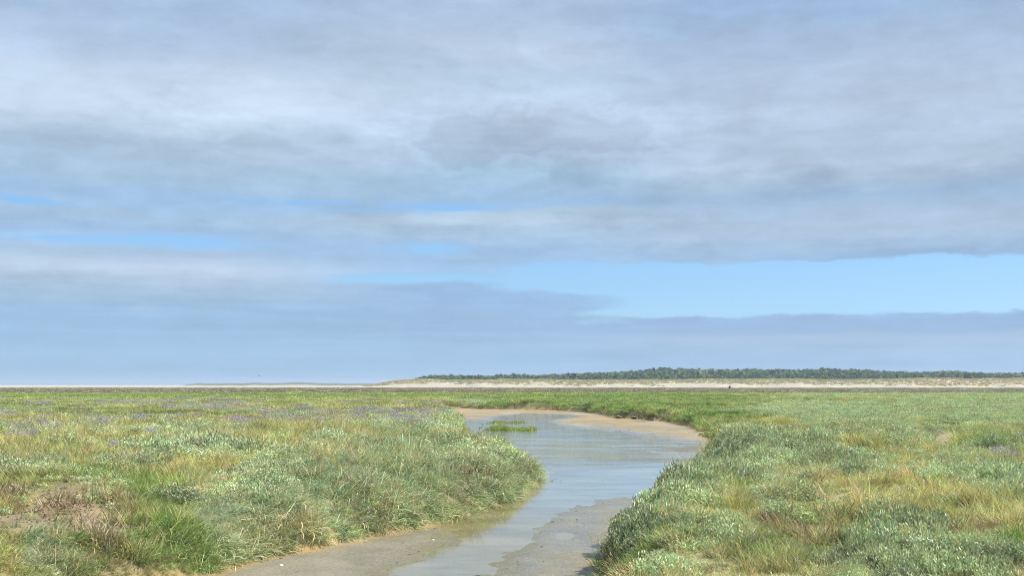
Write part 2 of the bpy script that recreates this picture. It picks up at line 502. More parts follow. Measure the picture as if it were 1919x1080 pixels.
def mesh_np(name, v, faces, cols=None, extra=None, smooth=False):
    """v (n,3); faces list of index tuples or (m,k) array"""
    me = bpy.data.meshes.new(name)
    v = np.asarray(v, dtype=np.float32)
    if isinstance(faces, np.ndarray):
        m, k = faces.shape
        me.vertices.add(len(v))
        me.vertices.foreach_set('co', v.ravel())
        me.loops.add(m * k)
        me.loops.foreach_set('vertex_index', faces.astype(np.int32).ravel())
        me.polygons.add(m)
        me.polygons.foreach_set('loop_start', np.arange(0, m * k, k, dtype=np.int32))
        me.polygons.foreach_set('loop_total', np.full(m, k, dtype=np.int32))
        me.update(calc_edges=True)
    else:
        me.from_pydata([tuple(p) for p in v], [], faces)
    if cols is not None:
        at = me.color_attributes.new('Col', 'FLOAT_COLOR', 'POINT')
        c4 = np.ones((len(v), 4), dtype=np.float32)
        c4[:, :3] = cols
        at.data.foreach_set('color', c4.ravel())
    for k_, arr in (extra or {}).items():
        at = me.attributes.new(k_, 'FLOAT', 'POINT')
        at.data.foreach_set('value', np.asarray(arr, dtype=np.float32))
    if smooth:
        me.polygons.foreach_set('use_smooth', np.ones(len(me.polygons), dtype=bool))
    me.update()
    return me


# ------------------------------------------------------------------ materials
def new_mat(name):
    m = bpy.data.materials.new(name)
    m.use_nodes = True
    t = NT(m.node_tree)
    t.n.clear()
    out = t.n.new('ShaderNodeOutputMaterial')
    return m, t, out


def attr(t, name, typ='GEOMETRY'):
    n = t.n.new('ShaderNodeAttribute')
    n.attribute_name = name
    n.attribute_type = typ
    return n


def foliage_mat(name, instanced=True, trans=0.35, rough=0.55, spec=0.3, base=None):
    """colour of the clump (from its instance) times the colour of the single blade"""
    m, t, out = new_mat(name)
    blade = attr(t, 'Col').outputs['Color']
    if instanced:
        col = t.mix(1.0, attr(t, 'tint', 'INSTANCER').outputs['Color'], blade, 'MULTIPLY')
    elif base is not None:
        col = t.mix(1.0, base, blade, 'MULTIPLY')
    else:
        col = blade
    p = t.n.new('ShaderNodeBsdfPrincipled')
    t.l.new(col, p.inputs['Base Color'])
    p.inputs['Roughness'].default_value = rough
    p.inputs['Specular IOR Level'].default_value = spec
    tr = t.n.new('ShaderNodeBsdfTranslucent')
    t.l.new(t.mix(1.0, col, (1.0, 1.1, 0.7), 'MULTIPLY'), tr.inputs['Color'])
    mx = t.n.new('ShaderNodeMixShader')
    mx.inputs[0].default_value = trans
    t.l.new(p.outputs[0], mx.inputs[1])
    t.l.new(tr.outputs[0], mx.inputs[2])
    t.l.new(mx.outputs[0], out.inputs[0])
    return m


def plain_mat(name, col, rough=0.8, nscale=20, namp=0.25, bump=0.3):
    m, t, out = new_mat(name)
    tc = t.n.new('ShaderNodeTexCoord')
    n = t.noise(tc.outputs['Object'], nscale, 5, 0.6)
    f = t.maprange(n, 0.3, 0.7, 1 - namp, 1 + namp)
    c = t.mix(1.0, col, t.comb(f, f, f), 'MULTIPLY')
    p = t.n.new('ShaderNodeBsdfPrincipled')
    t.l.new(c, p.inputs['Base Color'])
    p.inputs['Roughness'].default_value = rough
    b = t.n.new('ShaderNodeBump')
    b.inputs['Strength'].default_value = bump
    b.inputs['Distance'].default_value = 0.01
    t.l.new(n, b.inputs['Height'])
    t.l.new(b.outputs[0], p.inputs['Normal'])
    t.l.new(p.outputs[0], out.inputs[0])
    return m


def ground_mat():
    m, t, out = new_mat('ground')
    col = attr(t, 'Col').outputs['Color']
    wet = attr(t, 'wet').outputs['Fac']
    geo = t.n.new('ShaderNodeNewGeometry')
    P = geo.outputs['Position']
    n1 = t.noise(P, 1.7, 6, 0.62)
    n2 = t.noise(P, 26.0, 5, 0.6)
    n3 = t.noise(P, 0.14, 5, 0.6)
    f = t.math('MULTIPLY', t.maprange(n1, 0.25, 0.75, 0.86, 1.14), t.maprange(n2, 0.2, 0.8, 0.86, 1.14))
    f = t.math('MULTIPLY', f, t.maprange(n3, 0.25, 0.75, 0.93, 1.07))
    c = t.mix(1.0, col, t.comb(f, f, f), 'MULTIPLY')
    # algae film and darker silt on the creek bed
    sx, sy, sz = t.sep(P)[0:3]
    pv = t.comb(t.math('MULTIPLY', sx, 0.8), t.math('MULTIPLY', sy, 1.3), 0.0)
    alg = t.maprange(t.noise(pv, 1.6, 6, 0.65, 0.4), 0.52, 0.68)
    c = t.mix(t.math('MULTIPLY', t.math('MULTIPLY', alg, wet), 0.55), c, (.20, .175, .08))
    spk = t.maprange(t.noise(pv, 7.0, 7, 0.75), 0.56, 0.64)
    c = t.mix(t.math('MULTIPLY', t.math('MULTIPLY', spk, wet), 0.5), c, (.16, .13, .10))
    p = t.n.new('ShaderNodeBsdfPrincipled')
    t.l.new(c, p.inputs['Base Color'])
    rw = t.math('MULTIPLY', t.maprange(t.noise(P, 3.0, 5, 0.6), 0.35, 0.65, 0.7, 1.3), t.maprange(wet, 0.5, 1.0, 0.42, 0.10))
    r = t.math('ADD', t.math('MULTIPLY', rw, wet), t.math('MULTIPLY', t.math('SUBTRACT', 1.0, wet), 0.95))
    t.l.new(r, p.inputs['Roughness'])
    p.inputs['Specular IOR Level'].default_value = 0.4
    b = t.n.new('ShaderNodeBump')
    b.inputs['Strength'].default_value = 0.8
    b.inputs['Distance'].default_value = 0.03
    rip = t.noise(t.comb(t.math('MULTIPLY', sx, 2.2), t.math('MULTIPLY', sy, 6.0), 0.0), 2.5, 4, 0.55, 0.6)
    t.l.new(t.math('ADD', t.math('ADD', t.noise(P, 14.0, 6, 0.65), t.math('MULTIPLY', rip, t.math('MULTIPLY', wet, 1.2))), t.math('MULTIPLY', n1, 0.6)), b.inputs['Height'])
    t.l.new(b.outputs[0], p.inputs['Normal'])
    t.l.new(p.outputs[0], out.inputs[0])
    return m


def water_mat():
    m, t, out = new_mat('water')
    geo = t.n.new('ShaderNodeNewGeometry')
    P = geo.outputs['Position']
    x, y, z = t.sep(P)[0:3]
    v = t.comb(t.math('MULTIPLY', x, 0.8), t.math('MULTIPLY', y, 1.5), 0.0)
    n = t.noise(v, 7.0, 5, 0.6, 0.3)
    ns = t.noise(v, 1.1, 3, 0.5)
    # a breeze roughens the middle reach, the rest lies nearly still
    ymid = t.maprange(y, 31.0, 37.0)
    cat = t.maprange(t.noise(t.comb(t.math('MULTIPLY', x, .35), y, 0.0), 0.55, 4, 0.6), 0.40, 0.60)
    amp = t.math('ADD', 0.03, t.math('MULTIPLY', ymid, t.math('ADD', 0.15, t.math('MULTIPLY', cat, 0.75))))
    b = t.n.new('ShaderNodeBump')
    b.inputs['Distance'].default_value = 0.02
    t.l.new(amp, b.inputs['Strength'])
    t.l.new(t.math('ADD', n, t.math('MULTIPLY', ns, 0.5)), b.inputs['Height'])
    gl = t.n.new('ShaderNodeBsdfGlossy')
    gl.inputs['Roughness'].default_value = 0.04
    gl.inputs['Color'].default_value = (1, 1, 1, 1)
    t.l.new(b.outputs[0], gl.inputs['Normal'])
    tr = t.n.new('ShaderNodeBsdfTransparent')
    tr.inputs['Color'].default_value = (.90, .86, .72, 1)
    fr = t.n.new('ShaderNodeFresnel')
    fr.inputs['IOR'].default_value = 1.33
    t.l.new(b.outputs[0], fr.inputs['Normal'])
    # silt hanging in the water
    df = t.n.new('ShaderNodeBsdfDiffuse')
    df.inputs['Color'].default_value = (.42, .40, .30, 1)
    body = t.n.new('ShaderNodeMixShader')
    midr = t.math('MULTIPLY', t.maprange(y, 34.0, 39.0), t.maprange(y, 54.0, 46.0))
    t.l.new(t.math('ADD', t.maprange(t.noise(v, .6, 5, .6), .35, .65, .30, .58), t.math('MULTIPLY', midr, .34)), body.inputs[0])
    t.l.new(t.mix(midr, (.345, .30, .17), (.27, .23, .125)), df.inputs['Color'])
    t.l.new(tr.outputs[0], body.inputs[1])
    t.l.new(df.outputs[0], body.inputs[2])
    mx = t.n.new('ShaderNodeMixShader')
    t.l.new(fr.outputs[0], mx.inputs[0])
    t.l.new(body.outputs[0], mx.inputs[1])
    t.l.new(gl.outputs[0], mx.inputs[2])
    t.l.new(mx.outputs[0], out.inputs[0])
    return m


M_GROUND = ground_mat()
M_WATER = water_mat()
M_GRASS = foliage_mat('grass_blades', True, .25, .5, .4)
M_PURS = foliage_mat('purslane_leaves', True, .2, .5, .35)
M_LAV = foliage_mat('lavender', True, .25, .7, .2)
M_TREE = foliage_mat('tree_foliage', True, .15, .6, .2)
M_OWN = foliage_mat('plant_parts', False, .25, .55, .3)
M_OWNDRY = foliage_mat('dry_parts', False, .1, .75, .2)


# ------------------------------------------------------------------ the ground
def axis(segs):
    out = [segs[0][0]]
    for a, b, s0, s1 in segs:
        v = a
        while v < b - 1e-6:
            f = (v - a) / (b - a)
            st = s0 + (s1 - s0) * f
            v = min(b, v + st)
            out.append(v)
    return np.array(out)


ys = axis([(-40, 6, 8, .6), (6, 48, .13, .16), (48, 120, .22, .45), (120, 620, 1.0, 9.0), (620, 1000, 9, 20), (1000, 9000, 40, 900)])
xr = axis([(0, 12, .115, .14), (12, 34, .2, .8), (34, 400, 1.0, 14), (400, 5000, 20, 900)])
xs = np.concatenate([-xr[:0:-1], xr])
X, Y = np.meshgrid(xs, ys)
sh = X.shape
x = X.ravel()
y = Y.ravel()
hz, sd, sw, side = height(x, y)
zn, ga, gb, gw1, gw2 = zones(x, y, side)
c = veg_colour(x, y, side, zn, ga, gb)
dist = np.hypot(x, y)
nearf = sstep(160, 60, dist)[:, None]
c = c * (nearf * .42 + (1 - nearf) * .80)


def mixc(c, k, w):
    w = np.clip(w, 0, 1)[:, None]
    return c * (1 - w) + PAL[k] * w


c = mixc(c, 'straw', (zn['straw'] * .5) * (dist < 60))
c = mixc(c, 'soil', zn['bare'])
c = mixc(c, 'deep', zn['bare'] * sstep(-.1, .5, fbm(x, y, .35, 4, 141)) * .75)
c = mixc(c, 'purb', zn['purpband'] * (dist > 150) * .9)
edge = sstep(.42, .05, sd)
c = mixc(c, 'brown', sstep(1.1, .3, sd) * .7)
c = mixc(c, 'orange', edge * (.55 + .35 * fbm(x, y, .8, 3, 71)))
inside = sstep(.06, -.05, sd)
c = mixc(c, 'mud', inside)
# tan and orange flats of the far bend, darker silt under water
tan = inside * sstep(44, 52, y) * sstep(0, .5, sw)
c = mixc(c, 'orange', tan * (.60 + .5 * fbm(x, y, 4, 3, 73)))
c = mixc(c, 'sand', tan * sstep(0, .6, fbm(x, y, 3, 3, 74)) * .35)
c = mixc(c, 'orange', inside * sstep(-.38, -.02, sd) * .8)
PAL['bank_reflection'] = np.array((.205, .160, .050))  # olive reflection of the left bank, painted into the bed colour
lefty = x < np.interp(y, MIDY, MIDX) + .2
c = mixc(c, 'bank_reflection', inside * lefty * sstep(-2.0, -.4, sd) * sstep(.25, -.05, sw) * sstep(36, 30, y) * (.65 + .4 * fbm(x, y, .7, 3, 151)))
c = mixc(c, 'deep', inside * sstep(0.1, -1.0, sw) * (.30 + .45 * sstep(33, 39, y)))
# sand flats beyond the salt marsh
sandw = sstep(560, 600, y + 22 * fbm(x, y, 70, 3, 80))
c = mixc(c, 'sand', sandw)
gs = sandw * sstep(-60, 120, x) * sstep(640, 680, y) * sstep(800, 760, y) * .6
c = c * (1 - gs[:, None]) + np.array((.33, .33, .16)) * gs[:, None]
c = np.where((sandw * sstep(1200, 3000, y))[:, None] > .5, np.array((.42, .40, .36)), c)
hz = np.where(y > 200, hz * sstep(650, 200, y), hz)
ni, nj = sh
idx = np.arange(ni * nj).reshape(ni, nj)
fc = np.stack([idx[:-1, :-1].ravel(), idx[:-1, 1:].ravel(), idx[1:, 1:].ravel(), idx[1:, :-1].ravel()], 1)
wetv = inside * sstep(.075 + .02, .0, (hz - ZW) - .0) * 1.0
wetv = np.clip(inside * (0.45 + 0.55 * sstep(.075, .0, hz - ZW)), 0, 1)
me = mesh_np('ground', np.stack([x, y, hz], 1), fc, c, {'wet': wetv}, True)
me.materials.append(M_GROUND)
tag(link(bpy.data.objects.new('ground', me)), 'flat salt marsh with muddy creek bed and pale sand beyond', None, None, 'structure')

# water sheet, only under the creek
xa = np.linspace(-9, 12, 22)
ya = np.linspace(-10, 118, 65)
XX, YY = np.meshgrid(xa, ya)
idx = np.arange(XX.size).reshape(XX.shape)
fcw = np.stack([idx[:-1, :-1].ravel(), idx[:-1, 1:].ravel(), idx[1:, 1:].ravel(), idx[1:, :-1].ravel()], 1)
me = mesh_np('water', np.stack([XX.ravel(), YY.ravel(), np.full(XX.size, ZW)], 1), fcw, None, None, True)
me.materials.append(M_WATER)
tag(link(bpy.data.objects.new('water', me)), 'shallow tidal creek water winding through the marsh', None, None, 'structure')


# ------------------------------------------------------------------ plant prototypes
class Build:
    def __init__(s):
        s.v = []
        s.f = []
        s.c = []

    def add(s, vs, fs, col):
        o = len(s.v)
        s.v += [tuple(p) for p in vs]
        s.f += [tuple(i + o for i in q) for q in fs]
        if len(vs) and isinstance(col, list):
            s.c += col
        else:
            s.c += [col] * len(vs)

    def mesh(s, name, mat):
        me = mesh_np(name, np.array(s.v), s.f, np.array(s.c))
        me.materials.append(mat)
        return me


def blade(B, rnd, p, az, tilt, L, w, col, curve=0.8, segs=3, side_az=None):
    """one curved tapering blade"""
    pts = []
    pos = Vector(p)
    th = tilt
    d_h = Vector((math.cos(az), math.sin(az), 0))
    sa = rnd.uniform(0, math.pi) if side_az is None else side_az
    wv = Vector((math.cos(sa), math.sin(sa), 0))
    vs = []
    for k in range(segs):
        f = k / segs
        ww = w * (1 - 0.55 * f) * .5
        vs += [pos - wv * ww, pos + wv * ww]
        dr = d_h * math.sin(th) + Vector((0, 0, math.cos(th)))
        pos = pos + dr * (L / segs)
        th += curve / segs
    vs.append(pos)
    fs = []
    for k in range(segs - 1):
        fs.append((2 * k, 2 * k + 1, 2 * k + 3, 2 * k + 2))
    fs.append((2 * segs - 2, 2 * segs - 1, 2 * segs))
    B.add(vs, fs, col)


def var(rnd, lo=.5, hi=1.4, hue=.10):
    k = rnd.uniform(lo, hi)
    h = rnd.uniform(-hue, hue)
    return (k * (1 + h), k, k * (1 - h * .8))


def proto_grass(name, seed, n, R, L0, L1, w, tilt, curve, lean=0.0, dry=.15, segs=3):
    rnd = random.Random(seed)
    B = Build()
    for i in range(n):
        r = R * math.sqrt(rnd.random())
        a = rnd.uniform(0, 2 * math.pi)
        p = (r * math.cos(a), r * math.sin(a), -0.02)
        az = a + rnd.uniform(-.9, .9)
        if lean > 0 and rnd.random() < lean:
            az = rnd.gauss(0, .5)
        col = var(rnd)
        if rnd.random() < dry:
            col = (col[0] * 1.55, col[1] * 1.25, col[2] * 1.4)
        blade(B, rnd, p, az, tilt * rnd.uniform(.3, 1.4), rnd.uniform(L0, L1), w * rnd.uniform(.7, 1.3), col, curve * rnd.uniform(.3, 1.5), segs)
    return B.mesh(name, M_GRASS)


def leaf(B, rnd, p, dr, L, w, col):
    dr = Vector(dr).normalized()
    s = dr.cross(Vector((rnd.uniform(-1, 1), rnd.uniform(-1, 1), rnd.uniform(.2, 1)))).normalized()
    up = s.cross(dr)
    p = Vector(p)
    vs = [p, p + dr * L * .5 + s * w * .5, p + dr * L + up * L * .06, p + dr * L * .5 - s * w * .5]
    B.add(vs, [(0, 1, 2), (0, 2, 3)], col)


def fill_purslane(B, rnd, n, R, Hh, L, w, per=8, silver=.5):
    for i in range(n):
        r = R * math.sqrt(rnd.random())
        a = rnd.uniform(0, 2 * math.pi)
        ht = Hh * (1 - .55 * (r / R) ** 2) * rnd.uniform(.65, 1.1)
        base = Vector((r * math.cos(a), r * math.sin(a), 0))
        ln = Vector((math.cos(a) * .35 * r / R + rnd.uniform(-.15, .15), math.sin(a) * .35 * r / R + rnd.uniform(-.15, .15), 1)).normalized()
        for k in range(per):
            f = (k + 1) / per
            pz = base + ln * ht * (.25 + .75 * f)
            aa = k * 1.57 + rnd.uniform(-.4, .4) + a
            el = rnd.uniform(.35, 1.0) + .5 * (f > .8)
            d = Vector((math.cos(aa) * math.cos(el), math.sin(aa) * math.cos(el), math.sin(el)))
            cc = var(rnd, .62, 1.25, .06)
            if rnd.random() < silver:
                cc = (cc[0] * 1.55, cc[1] * 1.45, cc[2] * 1.5)
            leaf(B, rnd, pz, d, L * rnd.uniform(.7, 1.2), w * rnd.uniform(.8, 1.2), cc)
        if rnd.random() < .5:
            tip = base + ln * ht
            blade(B, rnd, base, a, .1, ht, .006, (.9, .65, .5), .1, 2)


def proto_purs(name, seed, n, R, Hh, L, w, per=8):
    rnd = random.Random(seed)
    B = Build()
    fill_purslane(B, rnd, n, R, Hh, L, w, per)
    return B.mesh(name, M_PURS)


def fill_lav(B, rnd, n, R, Hh, s, stems=True, dots=26):
    """tint-multiplied: flowers come out lilac, stems green-brown"""
    for i in range(n):
        r = R * math.sqrt(rnd.random())
        a = rnd.uniform(0, 2 * math.pi)
        base = Vector((r * math.cos(a), r * math.sin(a), 0))
        ht = Hh * rnd.uniform(.75, 1.1)
        top = base * 1.25 + Vector((rnd.uniform(-.03, .03), rnd.uniform(-.03, .03), ht))
        if stems:
            d = (top - base)
            blade(B, rnd, base, math.atan2(d.y, d.x), math.atan2(math.hypot(d.x, d.y), d.z), d.length, .008, (.7, .8, .35), .0, 2)
        for k in range(dots):
            q = top + Vector((rnd.gauss(0, .055), rnd.gauss(0, .055), rnd.gauss(0, .022))) * (s / .012) ** .5
            k_ = rnd.uniform(.7, 1.4)
            leaf(B, rnd, q, (rnd.uniform(-1, 1), rnd.uniform(-1, 1), rnd.uniform(0, 1)), s * 1.6, s, (k_, k_ * .95, k_))


def proto_lav(name, seed, n, R, Hh, s, dots=26):
    rnd = random.Random(seed)
    B = Build()
    fill_lav(B, rnd, n, R, Hh, s, True, dots)
    return B.mesh(name, M_LAV)


def proto_tree(name, seed, h, R):
    rnd = random.Random(seed)
    B = Build()
    # trunk
    for k in range(5):
        a = k * 2 * math.pi / 5
        a2 = (k + 1) * 2 * math.pi / 5
        B.add([(.22 * math.cos(a), .22 * math.sin(a), 0), (.22 * math.cos(a2), .22 * math.sin(a2), 0),
               (.10 * math.cos(a2), .10 * math.sin(a2), h * .7), (.10 * math.cos(a), .10 * math.sin(a), h * .7)], [(0, 1, 2, 3)], (1.2, .7, .5))
    for cl in range(16):
        a = rnd.uniform(0, 6.283)
        f = rnd.uniform(0, 1)
        rr = R * (1 - f * .75) * rnd.uniform(.3, 1)
        cpos = Vector((rr * math.cos(a), rr * math.sin(a), h * (.34 + .6 * f)))
        tone = rnd.uniform(.75, 1.3)
        for i in range(16):
            q = cpos + Vector((rnd.gauss(0, R * .22), rnd.gauss(0, R * .22), rnd.gauss(0, h * .05)))
            s = rnd.uniform(.35, .75)
            n = Vector((rnd.gauss(0, 1), rnd.gauss(0, 1), rnd.gauss(.6, .7))).normalized()
            u = n.orthogonal().normalized() * s
            w = n.cross(u)
            k_ = tone * rnd.uniform(.8, 1.2)
            B.add([q - u, q + w * .7, q + u, q - w * .6], [(0, 1, 2, 3)], (k_, k_, k_))
    return B.mesh(name, M_TREE)


def proto_coll(name, meshes):
    co = bpy.data.collections.new(name)
    for i, m in enumerate(meshes):
        o = bpy.data.objects.new(f'{chr(97 + i)}_{name}', m)
        co.objects.link(o)
    return co


def scatter(name, label, coll, pts, rot, scl, tint, index):
    """a point per plant; geometry nodes set the clumps on them"""
    n = len(pts)
    me = bpy.data.meshes.new(name)
    me.vertices.add(n)
    me.vertices.foreach_set('co', np.asarray(pts, np.float32).ravel())
    a = me.attributes.new('rot', 'FLOAT_VECTOR', 'POINT')
    a.data.foreach_set('vector', np.asarray(rot, np.float32).ravel())
    a = me.attributes.new('scl', 'FLOAT_VECTOR', 'POINT')
    a.data.foreach_set('vector', np.asarray(scl, np.float32).ravel())
    a = me.attributes.new('tint', 'FLOAT_COLOR', 'POINT')
    t4 = np.ones((n, 4), np.float32)
    t4[:, :3] = tint
    a.data.foreach_set('color', t4.ravel())
    a = me.attributes.new('pick', 'INT', 'POINT')
    a.data.foreach_set('value', np.asarray(index, np.int32))
    me.update()
    o = link(bpy.data.objects.new(name, me))
    tag(o, label, None, None, 'stuff')
    ng = bpy.data.node_groups.new(name, 'GeometryNodeTree')
    ng.interface.new_socket('Geometry', in_out='INPUT', socket_type='NodeSocketGeometry')
    ng.interface.new_socket('Geometry', in_out='OUTPUT', socket_type='NodeSocketGeometry')
    N = ng.nodes
    gi = N.new('NodeGroupInput')
    go = N.new('NodeGroupOutput')
    ci = N.new('GeometryNodeCollectionInfo')
    ci.inputs['Collection'].default_value = coll
    ci.inputs['Separate Children'].default_value = True
    ci.inputs['Reset Children'].default_value = True
    ip = N.new('GeometryNodeInstanceOnPoints')
    ip.inputs['Pick Instance'].default_value = True

    def na(nm, dt):
        q = N.new('GeometryNodeInputNamedAttribute')
        q.data_type = dt
        q.inputs['Name'].default_value = nm
        return q.outputs['Attribute']
    er = N.new('FunctionNodeEulerToRotation')
    ng.links.new(na('rot', 'FLOAT_VECTOR'), er.inputs[0])
    ng.links.new(gi.outputs[0], ip.inputs['Points'])
    ng.links.new(ci.outputs[0], ip.inputs['Instance'])
    ng.links.new(na('pick', 'INT'), ip.inputs['Instance Index'])
    ng.links.new(er.outputs[0], ip.inputs['Rotation'])
    ng.links.new(na('scl', 'FLOAT_VECTOR'), ip.inputs['Scale'])
    ng.links.new(ip.outputs[0], go.inputs[0])
    md = o.modifiers.new('plants', 'NODES')
    md.node_group = ng
    return o


RNG = np.random.default_rng(11)


def spread(y0, y1, dens, margin=3.0, wide=.475):
    """even random points in the part of the wedge between two distances"""
    area = (wide * (y1 * y1 - y0 * y0) + 2 * margin * (y1 - y0))
    n = int(area * dens)
    yy = RNG.uniform(0, 1, n)
    # pdf ~ width
    A_, B_ = wide, margin
    tot = A_ * (y1 ** 2 - y0 ** 2) / 2 + B_ * (y1 - y0)
    # invert A/2 (y^2-y0^2)+B(y-y0)=u tot
    cc = -(A_ / 2 * y0 ** 2 + B_ * y0 + yy * tot)
    yv = (-B_ + np.sqrt(B_ * B_ - 2 * A_ * cc)) / A_
    xv = RNG.uniform(-1, 1, n) * (wide * yv + margin)
    return xv, yv


C_GRASS = proto_coll('grass_tufts', [
    proto_grass('grass_tuft', 1, 46, .11, .12, .26, .0065, .5, 1.0, .45),
    proto_grass('grass_tuft', 2, 46, .12, .10, .22, .0070, .6, 1.3, .45),
    proto_grass('grass_tuft', 3, 40, .10, .14, .30, .0060, .35, .8, .5, .3),
    proto_grass('grass_tuft', 4, 60, .13, .07, .16, .0065, .6, 1.0, .3),
    proto_grass('long_tuft', 5, 48, .10, .16, .31, .0065, .75, 1.6, .75, .2, 4),
    proto_grass('long_tuft', 6, 48, .11, .14, .28, .0070, .9, 1.5, .8, .25, 4),
    proto_grass('turf', 7, 70, .14, .03, .08, .0065, .7, 1.0, .2, .3, 2)])
C_GRASSM = proto_coll('grass_patches', [
    proto_grass('grass_patch', 11, 110, .34, .14, .30, .016, .5, .9, .4),
    proto_grass('grass_patch', 12, 110, .36, .12, .26, .017, .6, 1.1, .4),
    proto_grass('grass_patch', 13, 110, .32, .16, .34, .015, .4, .9, .5, .3)])
C_GRASSF = proto_coll('far_patches', [
    proto_grass('far_patch', 21, 130, 1.1, .18, .38, .055, .5, .6, .3, .1, 2),
    proto_grass('far_patch', 22, 130, 1.2, .15, .32, .06, .6, .7, .3, .1, 2)])
C_PURS = proto_coll('purslane_sprigs', [
    proto_purs('purslane_sprigs', 31, 24, .15, .17, .040, .012),
    proto_purs('purslane_sprigs', 32, 24, .15, .14, .042, .013),
    proto_purs('purslane_sprigs', 33, 20, .12, .21, .042, .011)])
C_PURSM = proto_coll('purslane_mats', [
    proto_purs('purslane_mat', 41, 34, .40, .20, .080, .030, 6),
    proto_purs('purslane_mat', 42, 34, .38, .24, .075, .028, 6)])
C_LAV = proto_coll('lavender_sprays', [
    proto_lav('lavender_spray', 51, 7, .14, .30, .011), proto_lav('lavender_spray', 52, 9, .18, .27, .011),
    proto_lav('lavender_far', 53, 12, .45, .30, .026, 16)])

# ------------------------------------------------------------------ ground cover
acc = {}


def push(kind, x, y, z, tilt, az, s, tint, pick, sz=None):
    acc.setdefault(kind, []).append((np.stack([x, y, z], 1), np.stack([np.zeros_like(x), tilt, az], 1),
                                     np.stack([s, s, s if sz is None else sz], 1), tint, pick))


def jit(c, k=.16, n=None):
    q = 1 + RNG.normal(0, k, (len(c), 1))
    h = 1 + RNG.normal(0, k * .35, (len(c), 3))
    return np.clip(c * q * h, .01, .9)


ANIS = 0.0
for (y0, y1, dens, s0) in ((6.5, 16, 80, 1.0), (16, 27, 56, 1.15), (27, 46, 24, 1.6)):
    x, y = spread(y0, y1, dens)
    # the slopes of the banks carry as many plants per face as the flat, so more per plan area
    xb, yb = spread(y0, y1, dens * 1.1)
    sb_ = height(xb, yb)[1]
    kb = (sb_ > 0) & (sb_ < 1.0)
    x, y = np.concatenate([x, xb[kb]]), np.concatenate([y, yb[kb]])
    z, sd, sw, side = height(x, y)
    zn, a, b, w1, w2 = zones(x, y, side)
    keep = (RNG.random(len(x)) < .68 + .5 * sstep(-.6, .2, fbm(x, y, .48, 2, 140))) & (sd > 0.0) & (RNG.random(len(x)) > zn['bare'] * .96)
    # the foot of the banks is open mud and roots
    keep &= RNG.random(len(x)) < sstep(-.05, .22, sd) + .25
    x, y, z, sd, side, a, b = (q[keep] for q in (x, y, z, sd, side, a, b))
    zn = {k: q[keep] for k, q in zn.items()}
    n = len(x)
    r = RNG.random(n)
    pur = zn['purs'] * (sd > .3)
    isP = r < np.maximum(pur * .80, zn['ridge'] * .96 * (sd > .15))
    bank = (sd < 1.2)
    tint = veg_colour(x, y, side, zn, a, b)
    # grass
    gsel = ~isP
    long_ = (zn['grey'] > .4) | (bank & ~side) | (RNG.random(n) < .08)
    short = (zn['straw'] > .5) & (RNG.random(n) < .72) & side & (y < 30)
    pick = np.where(long_, RNG.integers(4, 6, n), RNG.integers(0, 4, n))
    pick = np.where(short, 6, pick)
    pick = np.where(short & (RNG.random(n) < .15), 0, pick)
    # lean of the wind to the right; upright grass elsewhere turned at random
    az = np.where(long_ | (~side & (RNG.random(n) < .6)), RNG.normal(-.15, 1.0, n), RNG.uniform(-math.pi, math.pi, n))
    az = np.where(bank & side, RNG.normal(math.pi, .8, n), az)
    tilt = np.where(bank, RNG.uniform(.2, .65, n), RNG.uniform(0, .3, n))
    s = s0 * RNG.uniform(.75, 1.3, n)
    tuss = sstep(-.55, .55, fbm(x, y, .48, 2, 140))
    s = s * (.62 + .58 * tuss) * np.where(side, .95, .92)
    s = s * (1 - .25 * zn['bare'])
    lowt = np.where(b > 1000, .8, 1.0)
    s = s * lowt
    c_ = jit(tint, .30)
    push('salt_marsh_grass', x[gsel], y[gsel], z[gsel] - .01, tilt[gsel], az[gsel], s[gsel], c_[gsel], pick[gsel])
    m = isP
    cp = jit(np.repeat(PAL['purs'][None], n, 0) * (1.05 - .42 * (sstep(-.4, .6, fbm(x, y, .9, 3, 99))[:, None])), .12)
    push('sea_purslane', x[m], y[m], z[m] - .02, RNG.uniform(0, .25, m.sum()), RNG.uniform(-3.14, 3.14, m.sum()), s[m] * 1.1, cp[m], RNG.integers(0, 3, m.sum()), (s * (.60 + .5 * sstep(-.6, .6, fbm(x, y, .9, 3, 98)) + .35 * zn['ridge']))[m])
    # brown twiggy litter
    dd = ((RNG.random(n) < zn['dead'] * .35) & (sd > .2)) | ((sd < .55) & (RNG.random(n) < .42) & (fbm(x, y, 1.5, 2, 55) > -.1))
    k = dd.sum()
    push('withered_grass', x[dd], y[dd], z[dd], RNG.uniform(0, .6, k), RNG.uniform(-3.14, 3.14, k), s[dd] * .8,
         jit(np.repeat(PAL['brown'][None], k, 0), .3), RNG.integers(0, 3, k))
    # tall straw stalks standing out of the sward
    st = (RNG.random(n) < .06) & (sd > .3) & (zn['bare'] < .3)
    k = st.sum()
    push('withered_grass', x[st], y[st], z[st], RNG.uniform(0, .3, k), RNG.normal(0, .8, k), s[st] * 1.15,
         jit(np.repeat((PAL['straw'] * .95)[None], k, 0), .15), np.full(k, 2))

